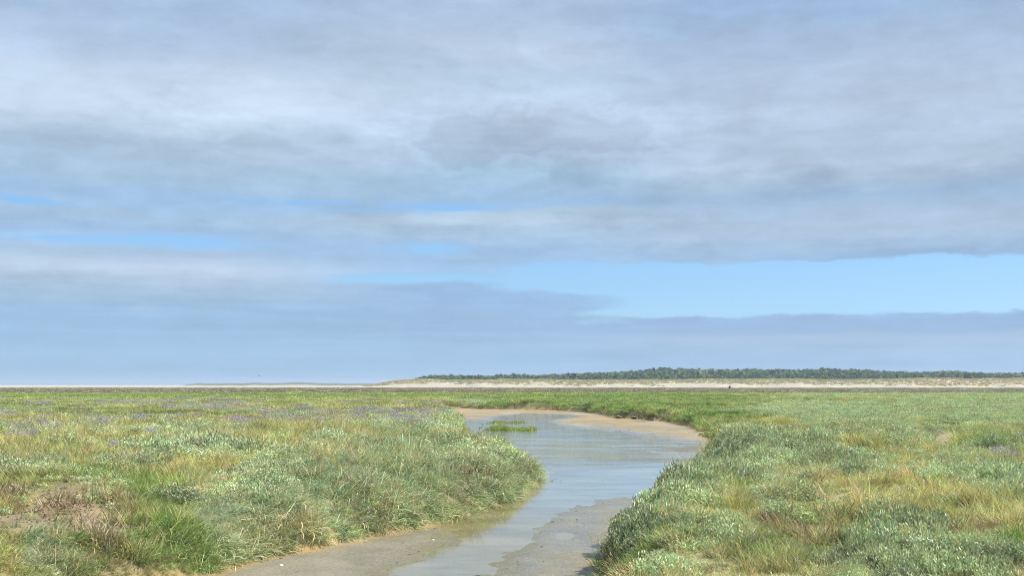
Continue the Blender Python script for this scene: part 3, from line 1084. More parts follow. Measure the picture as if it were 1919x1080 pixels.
for (y0, y1, dens, s0) in ((46, 75, 7.5, 1.0), (75, 125, 3.6, 1.35)):
    x, y = spread(y0, y1, dens, 6)
    z, sd, sw, side = height(x, y)
    zn, a, b, w1, w2 = zones(x, y, side)
    keep = (sd > 0.15)
    x, y, z, sd, side, a, b = (q[keep] for q in (x, y, z, sd, side, a, b))
    zn = {k: q[keep] for k, q in zn.items()}
    n = len(x)
    isP = RNG.random(n) < zn['purs'] * .9 * (sd > .3)
    tint = jit(veg_colour(x, y, side, zn, a, b), .2)
    g = ~isP
    s = s0 * RNG.uniform(.8, 1.25, n)
    push('salt_marsh_grass_middle', x[g], y[g], z[g] - .02, RNG.uniform(0, .3, n)[g], RNG.uniform(-1.2, 1.2, n)[g], s[g], tint[g], RNG.integers(0, 3, n)[g], np.minimum(s, 1.2)[g])
    m = isP
    cp = jit(np.repeat(PAL['purs'][None], n, 0), .18)
    push('sea_purslane_middle', x[m], y[m], z[m] - .02, RNG.uniform(0, .2, n)[m], RNG.uniform(-3, 3, n)[m], s[m], cp[m], RNG.integers(0, 2, n)[m], np.minimum(s, 1.1)[m])

for (y0, y1, dens, s0) in ((125, 240, .75, 1.0), (240, 600, .16, 2.0)):
    x, y = spread(y0, y1, dens, 20)
    z, sd, sw, side = height(x, y)
    z = z * sstep(650, 200, y)
    zn, a, b, w1, w2 = zones(x, y, side)
    keep = (y + 22 * fbm(x, y, 70, 3, 80)) < 585 + 14 * fbm(x, y, 18, 2, 81)
    x, y, z, a, b, side = (q[keep] for q in (x, y, z, a, b, side))
    zn = {k: q[keep] for k, q in zn.items()}
    n = len(x)
    tint = veg_colour(x, y, side, zn, a, b)
    rightside = sstep(1380, 1560, a)[:, None] * .7
    tint = tint * (1 - rightside) + PAL['purs'] * .95 * rightside
    pb = (zn['purpband'] * (.35 + .65 * (RNG.random(n) < .7)))[:, None]
    tint = tint * (1 - pb) + PAL['purb'] * pb
    s = s0 * RNG.uniform(.8, 1.3, n)
    push('far_marsh_grass', x, y, z - .03, RNG.uniform(0, .15, n), RNG.uniform(-3, 3, n), s, jit(tint, .2), RNG.integers(0, 2, n), RNG.uniform(.6, 1.0, n))

# short cropped turf between the tufts
x, y = spread(6.5, 34, 60)
z, sd, sw, side = height(x, y)
zn, a, b, w1, w2 = zones(x, y, side)
k = (sd > .15) & (RNG.random(len(x)) < .25 + .75 * zn['straw']) & (zn['bare'] < .3)
x, y, z, side, a, b = (q[k] for q in (x, y, z, side, a, b))
zn = {q: v_[k] for q, v_ in zn.items()}
n = len(x)
push('salt_marsh_grass', x, y, z - .01, RNG.uniform(0, .3, n), RNG.uniform(-3.1, 3.1, n), RNG.uniform(.8, 1.6, n), jit(veg_colour(x, y, side, zn, a, b), .22), np.full(n, 6))

# sea lavender haze on the left marsh
for (y0, y1, dens, pk, sc) in ((22, 46, 1.2, 0, 1.0), (46, 130, .55, 2, 1.0)):
    x, y = spread(y0, y1, dens, 2)
    z, sd, sw, side = height(x, y)
    zn, a, b, w1, w2 = zones(x, y, side)
    keep = (sd > .8) & (RNG.random(len(x)) < zn['lav'])
    x, y, z = x[keep], y[keep], z[keep]
    n = len(x)
    lc = jit(np.repeat(np.array([[.34, .30, .36]]), n, 0), .15)
    push('sea_lavender', x, y, z, RNG.uniform(0, .2, n), RNG.uniform(-3, 3, n), sc * RNG.uniform(.8, 1.2, n), lc,
         np.full(n, pk) if pk == 2 else RNG.integers(0, 2, n))

COLLS = {'salt_marsh_grass': (C_GRASS, 'wind combed green and straw coloured grass covering both banks of the creek'),
         'sea_purslane': (C_PURS, 'silvery green low leafy plants matted over the near banks'),
         'withered_grass': (C_GRASS, 'withered brown and straw stalks scattered through the near grass'),
         'salt_marsh_grass_middle': (C_GRASSM, 'green and yellow grass around the far bend of the creek'),
         'sea_purslane_middle': (C_PURSM, 'grey green leafy mats on the marsh beyond the right bank'),
         'far_marsh_grass': (C_GRASSF, 'distant marsh growth in green and brownish purple bands below the sand'),
         'sea_lavender': (C_LAV, 'mauve haze of small flowers over the left marsh')}
for k, parts in acc.items():
    P_, R_, S_, T_, I_ = (np.concatenate([q[i] for q in parts]) for i in range(5))
    coll, lab = COLLS[k]
    scatter(k, lab, coll, P_, R_, S_, T_, I_)
    print(k, len(P_))


# ------------------------------------------------------------------ dunes, wood
def lerp_list(px, table):
    xs_, ys_ = zip(*table)
    return np.interp(px, xs_, ys_)


def dune_height(x, y):
    px = 960 + F * x / np.maximum(y, 1)
    # crest of the fore dune (photograph: its top edge) at y ~ 940
    topy = lerp_list(px, [(640, 722), (700, 719.5), (740, 714.5), (790, 711.8), (1000, 712.4), (1500, 712.2), (1700, 710.5), (1800, 709.8), (1919, 709.0), (2400, 709)])
    crest = np.maximum(0, CZ + (721.9 - topy) / F * 940)
    crest = crest * (1 + .10 * fbm(x, y * 0 + 3, 26, 3, 101)) * sstep(640, 740, px)
    wob = 10 * fbm(x, y * 0, 22, 3, 102)
    f = np.clip((y - 885 - wob) / 62, 0, 1)
    z = crest * (1 - (1 - f) ** 1.6)
    z = z + sstep(.08, .5, f) * .32 * fbm(x, y, 9, 4, 103) * sstep(700, 780, px)
    sky = lerp_list(px, [(700, 722), (770, 713), (785, 706.5), (830, 704.5), (1000, 703.5), (1100, 700.5), (1180, 697.5), (1230, 694.5), (1300, 694), (1360, 697), (1450, 696), (1560, 694.2),
                         (1650, 697), (1720, 700), (1760, 698), (1850, 700.5), (1919, 701), (2400, 700)])
    hill = np.maximum(0, CZ + (721.9 - sky) / F * 1290 - 8.6) * sstep(745, 790, px)
    hb = sstep(985, 1290, y)
    z2 = crest * .62 * (1 - hb) + hill * hb
    k = sstep(955, 1000, y)
    return z * (1 - k) + z2 * k, f, px


xd = np.concatenate([np.arange(-160, 620, 1.6), np.arange(620, 1100, 8)])
yd = np.concatenate([np.arange(868, 1010, 2.5), np.arange(1010, 1420, 16)])
X, Y = np.meshgrid(xd, yd)
x, y = X.ravel(), Y.ravel()
z, f, px = dune_height(x, y)
sandc = np.array((.35, .315, .235))
mar = np.array((.34, .33, .17))
tanc = np.array((.42, .35, .21))
lim = .36 + .25 * fbm(x, y, 12, 3, 111) - .24 * sstep(1500, 1900, px) + .04 * sstep(1500, 1000, px)
g = sstep(-.08, .08, f - lim) * (.75 + .25 * fbm(x, y, 5, 2, 112))
mc = mar + (tanc - mar) * np.clip(.5 + .5 * fbm(x, y, 14, 3, 113) + .35 * sstep(1400, 1900, px), 0, 1)[:, None]
c = sandc * (1 - g[:, None]) + mc * g[:, None]
c = np.where((y > 1000)[:, None], np.array((.10, .12, .06)), c)
idx = np.arange(X.size).reshape(X.shape)
fc = np.stack([idx[:-1, :-1].ravel(), idx[:-1, 1:].ravel(), idx[1:, 1:].ravel(), idx[1:, :-1].ravel()], 1)
me = mesh_np('dunes', np.stack([x, y, z - .02 - .3 * (f <= 0)], 1), fc, c, {'wet': np.zeros(len(x))}, True)
me.materials.append(M_GROUND)
tag(link(bpy.data.objects.new('dunes', me)), 'long line of pale sand dunes below the wood', None, None, 'structure')

# marram on the dunes
n = 16000
x = RNG.uniform(-120, 520, n)
y = RNG.uniform(892, 985, n)
z, f, px = dune_height(x, y)
lim = .36 + .25 * fbm(x, y, 12, 3, 111) - .24 * sstep(1500, 1900, px) + .04 * sstep(1500, 1000, px)
k = (f > lim - .08 + RNG.normal(0, .07, n)) & (np.abs(x) < .46 * y) & (z > .6)
x, y, z, px = x[k], y[k], z[k], px[k]
n = len(x)
C_MAR = proto_coll('marram_tufts', [proto_grass('marram_tuft', 61, 26, .9, .5, 1.0, .16, .5, .6, .2, .2, 2)])
q = np.clip(.5 + .5 * fbm(x, y, 14, 3, 113) + .3 * sstep(1400, 1900, px), 0, 1)[:, None]
scatter('dune_grass', 'tufted grass on top of the sand dunes', C_MAR, np.stack([x, y, z], 1), np.stack([x * 0, x * 0, RNG.uniform(0, 6, n)], 1),
        np.repeat(RNG.uniform(.7, 1.2, (n, 1)), 3, 1), jit(np.array((.30, .32, .16)) * (1 - q) + np.array((.44, .36, .22)) * q, .2), np.zeros(n))

# pine wood on the hill
C_TREE = proto_coll('wood_trees', [proto_tree('wood_tree', 71, 7.5, 2.9), proto_tree('wood_tree', 72, 8.2, 2.6), proto_tree('wood_tree', 73, 6.8, 3.3), proto_tree('wood_tree', 74, 9.0, 2.5)])
n = 11500
x = RNG.uniform(-118, 640, n)
y = 992 + 330 * RNG.random(n)
z, f, px = dune_height(x, y)
front = lerp_list(px, [(770, 1012), (1400, 1000), (1600, 1010), (1750, 1040), (1919, 1075), (2400, 1075)])
k = (px > 778 + 14 * fbm(x, y, 30, 2, 121)) & (np.abs(x) < .49 * y) & (y > front)
x, y, z, px = x[k], y[k], z[k], px[k]
n = len(x)
s = RNG.uniform(.62, 1.12, n) * (1 + .14 * fbm(x, y, 28, 3, 124)) * sstep(985, 1060, y) ** .5 * (.6 + .4 * sstep(775, 800, px))
s = np.maximum(s, .35)
wc = np.array((.110, .170, .080)) * (1 + .35 * fbm(x, y, 60, 3, 122)[:, None])
s *= lerp_list(px, [(780, .82), (1000, .86), (1150, .98), (1250, 1.12), (1560, 1.12), (1700, 1.0), (1919, .95), (2400, .95)])
lighter = (sstep(.1, .7, fbm(x, y, 45, 3, 123)) * sstep(1180, 1050, y))[:, None]
wc = wc * (1 - lighter) + np.array((.15, .19, .10)) * lighter
scatter('pine_wood', 'dark green wood covering the low hill behind the dunes', C_TREE, np.stack([x, y, z - .2], 1),
        np.stack([RNG.uniform(-.05, .05, n), RNG.uniform(-.05, .05, n), RNG.uniform(0, 6, n)], 1), np.repeat(s[:, None], 3, 1), jit(wc, .38), RNG.integers(0, 4, n))
print('wood', n)

# faint dunes far to the left
xd = np.arange(-760, -150, 5.0)
yd = np.arange(2150, 2330, 12.0)
X, Y = np.meshgrid(xd, yd)
x, y = X.ravel(), Y.ravel()
px = 960 + F * x / y
topy = lerp_list(px, [(350, 722), (372, 719.4), (460, 719.2), (480, 717.8), (500, 718.6), (560, 717.3), (600, 719.0), (660, 719.4), (720, 719.2), (800, 719)])
cr = np.maximum(0, CZ + (721.9 - topy) / F * 2220) * (1 + .15 * fbm(x, y * 0, 30, 3, 131)) * (px > 352)
ff = np.clip((y - 2150) / 90, 0, 1)
z = cr * np.sin(ff * math.pi / 2) * (1 + .1 * fbm(x, y, 25, 3, 132))
g = sstep(.12, .25, ff + .12 * fbm(x, y, 30, 3, 133))[:, None]
c = np.array((.36, .33, .27)) * (1 - g) + np.array((.10, .11, .07)) * g
idx = np.arange(X.size).reshape(X.shape)
fc = np.stack([idx[:-1, :-1].ravel(), idx[:-1, 1:].ravel(), idx[1:, 1:].ravel(), idx[1:, :-1].ravel()], 1)
me = mesh_np('far_dunes', np.stack([x, y, z - .05], 1), fc, c, {'wet': np.zeros(len(x))}, True)
me.materials.append(M_GROUND)
tag(link(bpy.data.objects.new('far_dunes', me)), 'low faint dunes on the left horizon', None, None, 'structure')


# ------------------------------------------------------------------ single plants and things
def hz1(x, y):
    return float(height(np.array([float(x)]), np.array([float(y)]))[0][0])


def place(px, py, zt=0.0):
    """the spot on the terrain seen at this point of the photograph"""
    z = zt
    for _ in range(6):
        x, y = G(px, py, z)
        z = hz1(x, y)
    return x, y, z


def root(name, label, cat, loc, group=None, rz=0.0):
    o = bpy.data.objects.new(name, None)
    o.empty_display_size = .1
    link(o)
    o.location = loc
    o.rotation_euler = (0, 0, rz)
    return tag(o, label, cat, group)


def child(name, me, parent, label=None, kind=None):
    o = bpy.data.objects.new(name, me)
    link(o, parent)
    return tag(o, label, None, None, kind)


# sea lavender plants one can pick out
def lav_meshes(seed, n, R, Hh, s):
    rnd = random.Random(seed)
    St, Fl, Lf = Build(), Build(), Build()
    for i in range(n):
        r = R * math.sqrt(rnd.random())
        a = rnd.uniform(0, 6.283)
        ba = Vector((r * .4 * math.cos(a), r * .4 * math.sin(a), 0))
        ht = Hh * rnd.uniform(.75, 1.1)
        top = Vector((r * math.cos(a), r * math.sin(a), ht))
        d = top - ba
        blade(St, rnd, ba, math.atan2(d.y, d.x), math.atan2(math.hypot(d.x, d.y), d.z), d.length, .009, (.16, .19, .07), 0, 2)
        for k in range(34):
            q = top + Vector((rnd.gauss(0, .05), rnd.gauss(0, .05), rnd.gauss(0, .022)))
            v = rnd.uniform(.75, 1.5)
            leaf(Fl, rnd, q, (rnd.uniform(-1, 1), rnd.uniform(-1, 1), rnd.uniform(0, 1)), s * 1.7, s, (.30 * v, .25 * v, .38 * v))
    for i in range(16):
        a = rnd.uniform(0, 6.283)
        v = rnd.uniform(.8, 1.2)
        leaf(Lf, rnd, (0, 0, .01), (math.cos(a), math.sin(a), .8), .13, .035, (.10 * v, .17 * v, .07 * v))
    return St.mesh('stems', M_OWN), Fl.mesh('flower_heads', M_OWN), Lf.mesh('leaves', M_OWN)


LAV = [lav_meshes(201 + i, 9 + 3 * i, .16 + .05 * i, .34, .012) for i in range(3)]
lav_spots = [
    (28, 840, 1, 'mauve flower cluster nearest the left edge, beside the straw coloured patch'),
    (56, 832, 0, 'small mauve flower cluster just right of the lowest one at the left edge'),
    (32, 817, 1, 'mauve flower cluster above the leftmost one near the left edge'),
    (75, 808, 2, 'upright purple flower cluster, tallest near the left edge of the marsh'),
    (100, 815, 0, 'thin mauve cluster right of the tallest purple one at the left'),
    (192, 809, 2, 'purple flower cluster standing over the pale straw patch on the left'),
    (206, 854, 0, 'small purple cluster at the left end of the long silvery mat'),
    (286, 830, 0, 'small mauve cluster left of the upper silvery mat'),
    (262, 793, 2, 'long low mauve cluster above the upper silvery mat'),
    (320, 797, 1, 'mauve cluster right of the long low one on the left marsh'),
    (440, 805, 1, 'left half of the paired purple clusters mid left marsh'),
    (458, 806, 2, 'right half of the paired purple clusters mid left marsh'),
    (592, 801, 2, 'purple cluster among golden grass left of the creek bend'),
    (693, 775, 2, 'bright purple cluster farthest right on the left marsh'),
    (738, 792, 0, 'faint mauve cluster in straw grass near the bend'),
    (1880, 880, 2, 'purple flower cluster among leafy shrubs at the right edge'),
]
for px, py, k, lab in lav_spots:
    x, y, z = place(px, py + 3)
    r = root('sea_lavender_plant', lab, 'flower', (x, y, z), 'purple flowering plants of the salt marsh', random.Random(px).uniform(0, 6))
    sc = 1.0 + .25 * (y > 30)
    r.scale = (sc * 1.2, sc * 1.2, sc)
    for nm, me in zip(('stems', 'flower_heads', 'leaves'), LAV[k]):
        child(nm, me, r, None, 'stuff')


# single shrubs of sea purslane
def shrub_meshes(seed, n, R, Hh, L, w, base, dark=1.0, per=9):
    rnd = random.Random(seed)
    Lf, St = Build(), Build()
    for i in range(n):
        r = R * math.sqrt(rnd.random())
        a = rnd.uniform(0, 6.283)
        ht = Hh * (1 - .6 * (r / R) ** 2) * rnd.uniform(.7, 1.1)
        bp = Vector((r * .45 * math.cos(a), r * .45 * math.sin(a), 0))
        tp = Vector((r * math.cos(a), r * math.sin(a), ht))
        d = tp - bp
        blade(St, rnd, bp, math.atan2(d.y, d.x), math.atan2(math.hypot(d.x, d.y), d.z), d.length, .010, (.20, .15, .10), 0, 2)
        for k in range(per):
            f = .3 + .7 * (k + 1) / per
            q = bp + d * f
            aa = k * 1.57 + rnd.uniform(-.5, .5)
            e = rnd.uniform(.2, 1.1)
            v = rnd.uniform(.7, 1.35) * dark
            leaf(Lf, rnd, q, (math.cos(aa) * math.cos(e), math.sin(aa) * math.cos(e), math.sin(e)), L * rnd.uniform(.7, 1.2), w * rnd.uniform(.8, 1.2),
                 (base[0] * v, base[1] * v, base[2] * v))
    return Lf.mesh('foliage', M_OWN), St.mesh('twigs', M_OWNDRY)


shrubs = [
    (1352, 836, .9, .42, (.17, .22, .09), 'dark green bushy shrub where the right bank meets the creek bend'),
    (1400, 838, .8, .36, (.19, .24, .10), 'olive shrub just right of the one at the creek bend'),
    (1620, 812, 1.1, .38, (.20, .27, .16), 'grey green shrub on the right marsh, left of the bare sand scar'),
    (1715, 832, .7, .34, (.22, .30, .19), 'silvery shrub with dark base immediately left of the bare sand scar'),
    (1822, 826, .6, .32, (.20, .27, .16), 'low leafy shrub right of the bare sand scar'),
    (1846, 878, .65, .36, (.20, .28, .14), 'rounded leafy shrub beside the purple flowers at the right edge'),
    (1772, 872, .45, .22, (.15, .22, .13), 'small dark green shrub below the bare sand scar'),
    (1470, 975, .33, .26, (.24, .32, .21), 'silvery shrub with pale dry twigs on the near right bank'),
    (1500, 985, .25, .20, (.24, .33, .20), 'smaller silvery shrub touching the twiggy one on the near right bank'),
    (1650, 1006, .26, .28, (.17, .26, .15), 'upright dark leaved shrub behind the silvery mat at the bottom right'),
    (1180, 1040, .16, .16, (.20, .27, .11), 'low olive shrub at the tip of the near right bank'),
]
for i, (px, py, R, Hh, base, lab) in enumerate(shrubs):
    x, y, z = place(px, py)
    far = y > 28
    big = 1.9 if far else 1.0
    base = (base[0] * 1.75, base[1] * 1.5, base[2] * 1.2)
    lf, tw = shrub_meshes(300 + i, int(60 + 150 * min(R, .8)), R, Hh, .042 * big, .016 * big, base)
    r = root('shrub', lab, 'shrub', (x, y, z), 'leafy shrubs of the salt marsh')
    child('foliage', lf, r, None, 'stuff')
    child('twigs', tw, r, None, 'stuff')


# dead twiggy heaps
def twig_mesh(seed, n, R, Hh, w, cols):
    rnd = random.Random(seed)
    B = Build()
    for i in range(n):
        a = rnd.uniform(0, 6.283)
        r = R * math.sqrt(rnd.random())
        c_ = rnd.choice(cols)
        v = rnd.uniform(.7, 1.3)
        blade(B, rnd, (r * math.cos(a), r * math.sin(a), rnd.uniform(0, Hh * .4)), rnd.uniform(0, 6.283), rnd.uniform(.3, 1.5), rnd.uniform(.4, 1) * Hh * 1.6, w,
              tuple(q * v for q in c_), rnd.uniform(-.5, 1.2), 3)
    return B.mesh('twigs', M_OWNDRY)


heaps = [(20, 948, .34, .20, 'brown dead tangle at the far left edge of the bare soil'),
         (122, 956, .38, .22, 'brown dead tangle in the middle of the bare soil patch'),
         (198, 998, .50, .22, 'wide matted brown tangle overhanging the bare soil on its right'),
         (1492, 832, .50, .24, 'grey weathered twigs on the crest of the right bank'),
         (1462, 985, .22, .20, 'pale dry twigs sticking out of the near right shrub'),
         (1588, 1018, .30, .14, 'rust brown withered tuft left of the bottom right mat'),
         (655, 987, .30, .20, 'dark dead tangle low on the left bank above the mud'),
         (860, 945, .45, .20, 'dark root tangle at the foot of the left bank by the water')]
for i, (px, py, R, Hh, lab) in enumerate(heaps):
    x, y, z = place(px, py)
    me = twig_mesh(400 + i, 170, R, Hh, .012 if y < 20 else .02, [(.20, .13, .08), (.30, .21, .13), (.12, .08, .05), (.42, .33, .24)])
    r = root('dead_plant', lab, 'dead plant', (x, y, z), 'withered plants on the banks')
    child('twigs', me, r, None, 'stuff')


# grass clumps with a place of their own
def clump_mesh(seed, n, R, L0, L1, w, cols, tilt=.35, curve=.6, ry=1.0):
    rnd = random.Random(seed)
    B = Build()
    for i in range(n):
        a = rnd.uniform(0, 6.283)
        r = R * math.sqrt(rnd.random())
        c_ = rnd.choice(cols)
        v = rnd.uniform(.75, 1.3)
        edge_ = 1 + .35 * math.sin(2 * a + seed) + .25 * math.sin(5 * a + 2 * seed)
        if r > R * .95 * edge_:
            continue
        L_ = rnd.uniform(L0, L1) * (1 - .6 * (r / R) ** 2) * (1 + .35 * math.sin(r * math.cos(a) * 5 / R + seed))
        blade(B, rnd, (r * math.cos(a), r * ry * math.sin(a), -.02), rnd.uniform(0, 6.283), tilt * rnd.uniform(0, 1.5), max(L_, .04), w * rnd.uniform(.7, 1.2),
              tuple(q * v for q in c_), curve * rnd.uniform(.2, 1.5), 3)
    return B.mesh('blades', M_OWN)


GC = [(.22, .33, .08), (.32, .38, .11), (.42, .42, .17), (.18, .27, .07)]
clumps = [
    (955, 806, 'grass_islet', 'low green grass islet in the creek, the nearer of two', 'grass', 1.5, .95, 3000, .22, .42, .024, GC, ZW + .03, 1.9),
    (950, 793, 'grass_islet', 'thin green grass islet in the creek, the farther of two', 'grass', 1.5, .7, 1000, .16, .32, .028, GC, ZW + .02, 1.4),
    (127, 1004, 'grass_clump', 'small fresh green tuft alone on the bare soil', 'grass', .10, 1, 130, .05, .13, .008, [(.10, .24, .05), (.16, .28, .07)], None, 1),
    (20, 990, 'grass_clump', 'bluish green tuft on the bare soil at the left edge', 'grass', .14, 1, 110, .05, .14, .008, [(.17, .24, .13), (.22, .28, .16)], None, 1),
    (44, 975, 'grass_clump', 'grey thin tuft in the middle of the bare soil', 'grass', .15, 1, 90, .05, .14, .006, [(.24, .26, .17), (.30, .28, .18)], None, 1),
    (1450, 1034, 'rosette_plant', 'vivid green leafy plant in the dry turf on the near right bank', 'plant', .17, .8, 220, .03, .08, .016, [(.09, .26, .03), (.13, .32, .04)], None, 1),
    (1385, 1045, 'grass_clump', 'dark green upright tuft low on the near right bank', 'grass', .14, 1, 120, .06, .14, .010, [(.10, .18, .08), (.15, .22, .10)], None, 1),
]
for i, (px, py, nm, lab, cat, R, ry, n, L0, L1, w, cols, zt, _) in enumerate(clumps):
    if zt is None:
        x, y, z = place(px, py)
    else:
        x, y = G(px, py, zt)
        z = hz1(x, y)
        cols = GC
        z = max(z, ZW - .02)
    me = clump_mesh(500 + i, n, R, L0, L1, w, cols, .5 if cat != 'plant' else .9, .6, ry)
    r = root(nm, lab, cat, (x, y, z))
    child('blades', me, r, None, 'stuff')

# tall flowering grass leaning over the water at the tip of the right bank
rt = random.Random(9)
x, y, z = place(1150, 1062)
r = root('tall_grass', 'tall thin pale grass stalks leaning out over the mud from the near right bank', 'grass', (x, y, z))
B1, B2 = Build(), Build()
for i in range(16):
    a = rt.uniform(0, 6.283)
    rr = rt.uniform(0, .28)
    p = (rr * math.cos(a), rr * math.sin(a), 0)
    L = rt.uniform(.25, .46)
    az = rt.gauss(2.9, .5)
    ti = rt.uniform(.05, .4)
    blade(B1, rt, p, az, ti, L, .006, (.34, .36, .14), .25, 4)
    dr = Vector((math.cos(az) * math.sin(ti + .15), math.sin(az) * math.sin(ti + .15), math.cos(ti + .15)))
    tip = Vector(p) + dr * L * .78
    for k in range(14):
        leaf(B2, rt, tip + dr * (k / 14) * .10, (rt.uniform(-.5, .5), rt.uniform(-.5, .5), 1), .022, .006, (.50, .44, .24))
for i in range(90):
    a = rt.uniform(0, 6.283)
    rr = .3 * math.sqrt(rt.random())
    v = rt.uniform(.7, 1.3)
    blade(B1, rt, (rr * math.cos(a), rr * math.sin(a), -.02), a, rt.uniform(.1, .8), rt.uniform(.12, .26), .008, (.20 * v, .27 * v, .07 * v), .8, 3)
child('stalks', B1.mesh('stalks', M_OWN), r, None, 'stuff')
child('seed_heads', B2.mesh('seed_heads', M_OWN), r, None, 'stuff')

# drowned twig at the point of the left bank
x, y = G(1031, 903, ZW)
rtw = root('driftwood', 'dark bent twig sticking out of the water at the point of the left bank', 'twig', (x + .1, y, ZW - .03))
for k in range(5):
    B1 = Build()
    blade(B1, rt, (k * .05 - .1, 0, 0), rt.uniform(-.6, .6) + (3.14 if k % 2 else 0), rt.uniform(.5, 1.1), rt.uniform(.18, .36), .022, (.08, .07, .05), rt.uniform(.8, 2.2), 4)
    child('twig', B1.mesh('twig', M_OWNDRY), rtw)

# ------------------------------------------------------------------ clods, stones, shells
M_CLOD = plain_mat('clod', (.22, .19, .13), .85, 9, .4, .8)
M_STONE = plain_mat('stone', (.42, .40, .34), .8, 14, .25, .4)
M_SHELL = plain_mat('shell', (.78, .75, .68), .5, 30, .08, .2)


def lump(name, seed, r, squash, mat, rough=.25):
    bm = bmesh.new()
    bmesh.ops.create_icosphere(bm, subdivisions=3, radius=r)
    rs = np.random.default_rng(seed)
    ks = rs.normal(0, 1, (6, 3))
    ph = rs.uniform(0, 6.28, 6)
    for v in bm.verts:
        u = v.co.normalized()
        d = sum(math.sin(2.2 * (u.x * ks[i][0] + u.y * ks[i][1] + u.z * ks[i][2]) + ph[i]) for i in range(6)) / 6
        v.co = v.co * (1 + rough * d * 1.6)
        v.co.z *= squash
    for f_ in bm.faces:
        f_.smooth = True
    me = bpy.data.meshes.new(name)
    bm.to_mesh(me)
    bm.free()
    me.materials.append(mat)
    return me


clods = [(1137, 777, .34, 'grey mud clod at the left end of the slumped bank in the far bend'),
         (1160, 785, .32, 'tilted mud clod below the grass, second from the left in the far bend'),
         (1190, 786, .30, 'mud clod right of the tilted one at the foot of the far bank'),
         (1226, 789, .30, 'mud clod at the right end of the slumped far bank')]
for i, (px, py, rr, lab) in enumerate(clods):
    x, y = G(px, py, ZW + .06)
    me = lump('mud_clod', 600 + i, rr * .55, .55, M_CLOD, .9)
    o = bpy.data.objects.new('mud_clod', me)
    link(o)
    o.location = (x, y, max(hz1(x, y), ZW) + .04)
    o.rotation_euler = (.3 * math.sin(i), .25, i)
    tag(o, lab, 'mud clod', 'mud clods slumped from the creek bank')

x, y, z = place(1149, 1046)
o = bpy.data.objects.new('stone', lump('stone', 640, .055, .75, M_STONE, .15))
link(o)
o.location = (x, y, z + .10)
tag(o, 'pale rounded stone lodged in the grass at the tip of the right bank', 'stone')

for i, (px, py, rr, lab) in enumerate([(527, 1064, .030, 'white shell on the mud near the foot of the left bank'),
                                       (812, 1010, .022, 'white shell at the edge of the shallow water, mid creek')]):
    x, y = G(px, py, ZW + .05)
    bm = bmesh.new()
    bmesh.ops.create_uvsphere(bm, u_segments=14, v_segments=8, radius=rr * .7)
    for v in bm.verts:
        an = math.atan2(v.co.y, v.co.x)
        v.co.x *= 1.25
        v.co.z = max(v.co.z, -.002) * .45 * (1 + .12 * math.sin(an * 9))
    me = bpy.data.meshes.new('shell')
    bm.to_mesh(me)
    bm.free()
    me.materials.append(M_SHELL)
    o = bpy.data.objects.new('shell', me)
    link(o)
    o.location = (x, y, max(hz1(x, y), ZW) + .002)
    o.rotation_euler = (.15, 0, i * 1.3)
    tag(o, lab, 'shell', 'white shells on the creek mud')

# crumbs of dry earth and litter on the bare patch: nobody could count them
rs = random.Random(77)
B1 = Build()
for i in range(1300):
    px, py = rs.gauss(110, 80), rs.gauss(965, 24)
    if not 905 < py < 1020 or px < -40:
        continue
    x, y = G(px, py, -.06)
    z = -.06
    B1.add([], [], (0, 0, 0))
    q = Vector((x, y, 0))
    s = rs.uniform(.006, .030) * (1 if i % 9 else 1.6)
    v = rs.uniform(.35, 1.2)
    cc = (.27 * v, .21 * v, .12 * v)
    ring = [(q.x + s * math.cos(k * 1.2566 + i) * rs.uniform(.7, 1.3), q.y + s * math.sin(k * 1.2566 + i) * rs.uniform(.7, 1.3), z) for k in range(5)]
    B1.add(ring + [(q.x, q.y, z + s * .8)], [(k, (k + 1) % 5, 5) for k in range(5)], cc)
v = np.array(B1.v)
hh = height(v[:, 0], v[:, 1])[0]
v[:, 2] = v[:, 2] + .06 + hh
B1.v = [tuple(p) for p in v]
tag(link(bpy.data.objects.new('soil_crumbs', B1.mesh('soil_crumbs', M_OWNDRY))), 'crumbled dry earth on the bare patch at lower left', None, None, 'stuff')

# weed scraps, worm casts and small mud lumps left on the creek bed
B1 = Build()
pts_ = RNG.uniform(0, 1, (9000, 2)) * np.array([14, 62]) + np.array([-5, 9])
hh, sd_, sw_, _s = height(pts_[:, 0], pts_[:, 1])
keep = (sd_ < -.02) & (hh > ZW - .012) & (RNG.random(len(hh)) < .10 + .5 * np.exp(-(sw_ / .35) ** 2) + .35 * (sd_ > -.3))
for (x, y), z in zip(pts_[keep], hh[keep]):
    sz = rs.uniform(.008, .030)
    v = rs.uniform(.6, 1.3)
    cc = rs.choice([(.10 * v, .08 * v, .05 * v), (.15 * v, .12 * v, .075 * v), (.09 * v, .10 * v, .04 * v)])
    st_ = rs.uniform(1, 2.6)
    ring = [(x + st_ * sz * math.cos(k * 1.2566 + v) * rs.uniform(.6, 1.3), y + sz * math.sin(k * 1.2566 + v) * rs.uniform(.6, 1.3), z - .002) for k in range(5)]
    B1.add(ring + [(x, y, z + sz * rs.uniform(.2, .6))], [(k, (k + 1) % 5, 5) for k in range(5)], cc)
tag(link(bpy.data.objects.new('mud_litter', B1.mesh('mud_litter', M_OWNDRY))), 'scraps of weed and worm casts strewn over the creek mud', None, None, 'stuff')

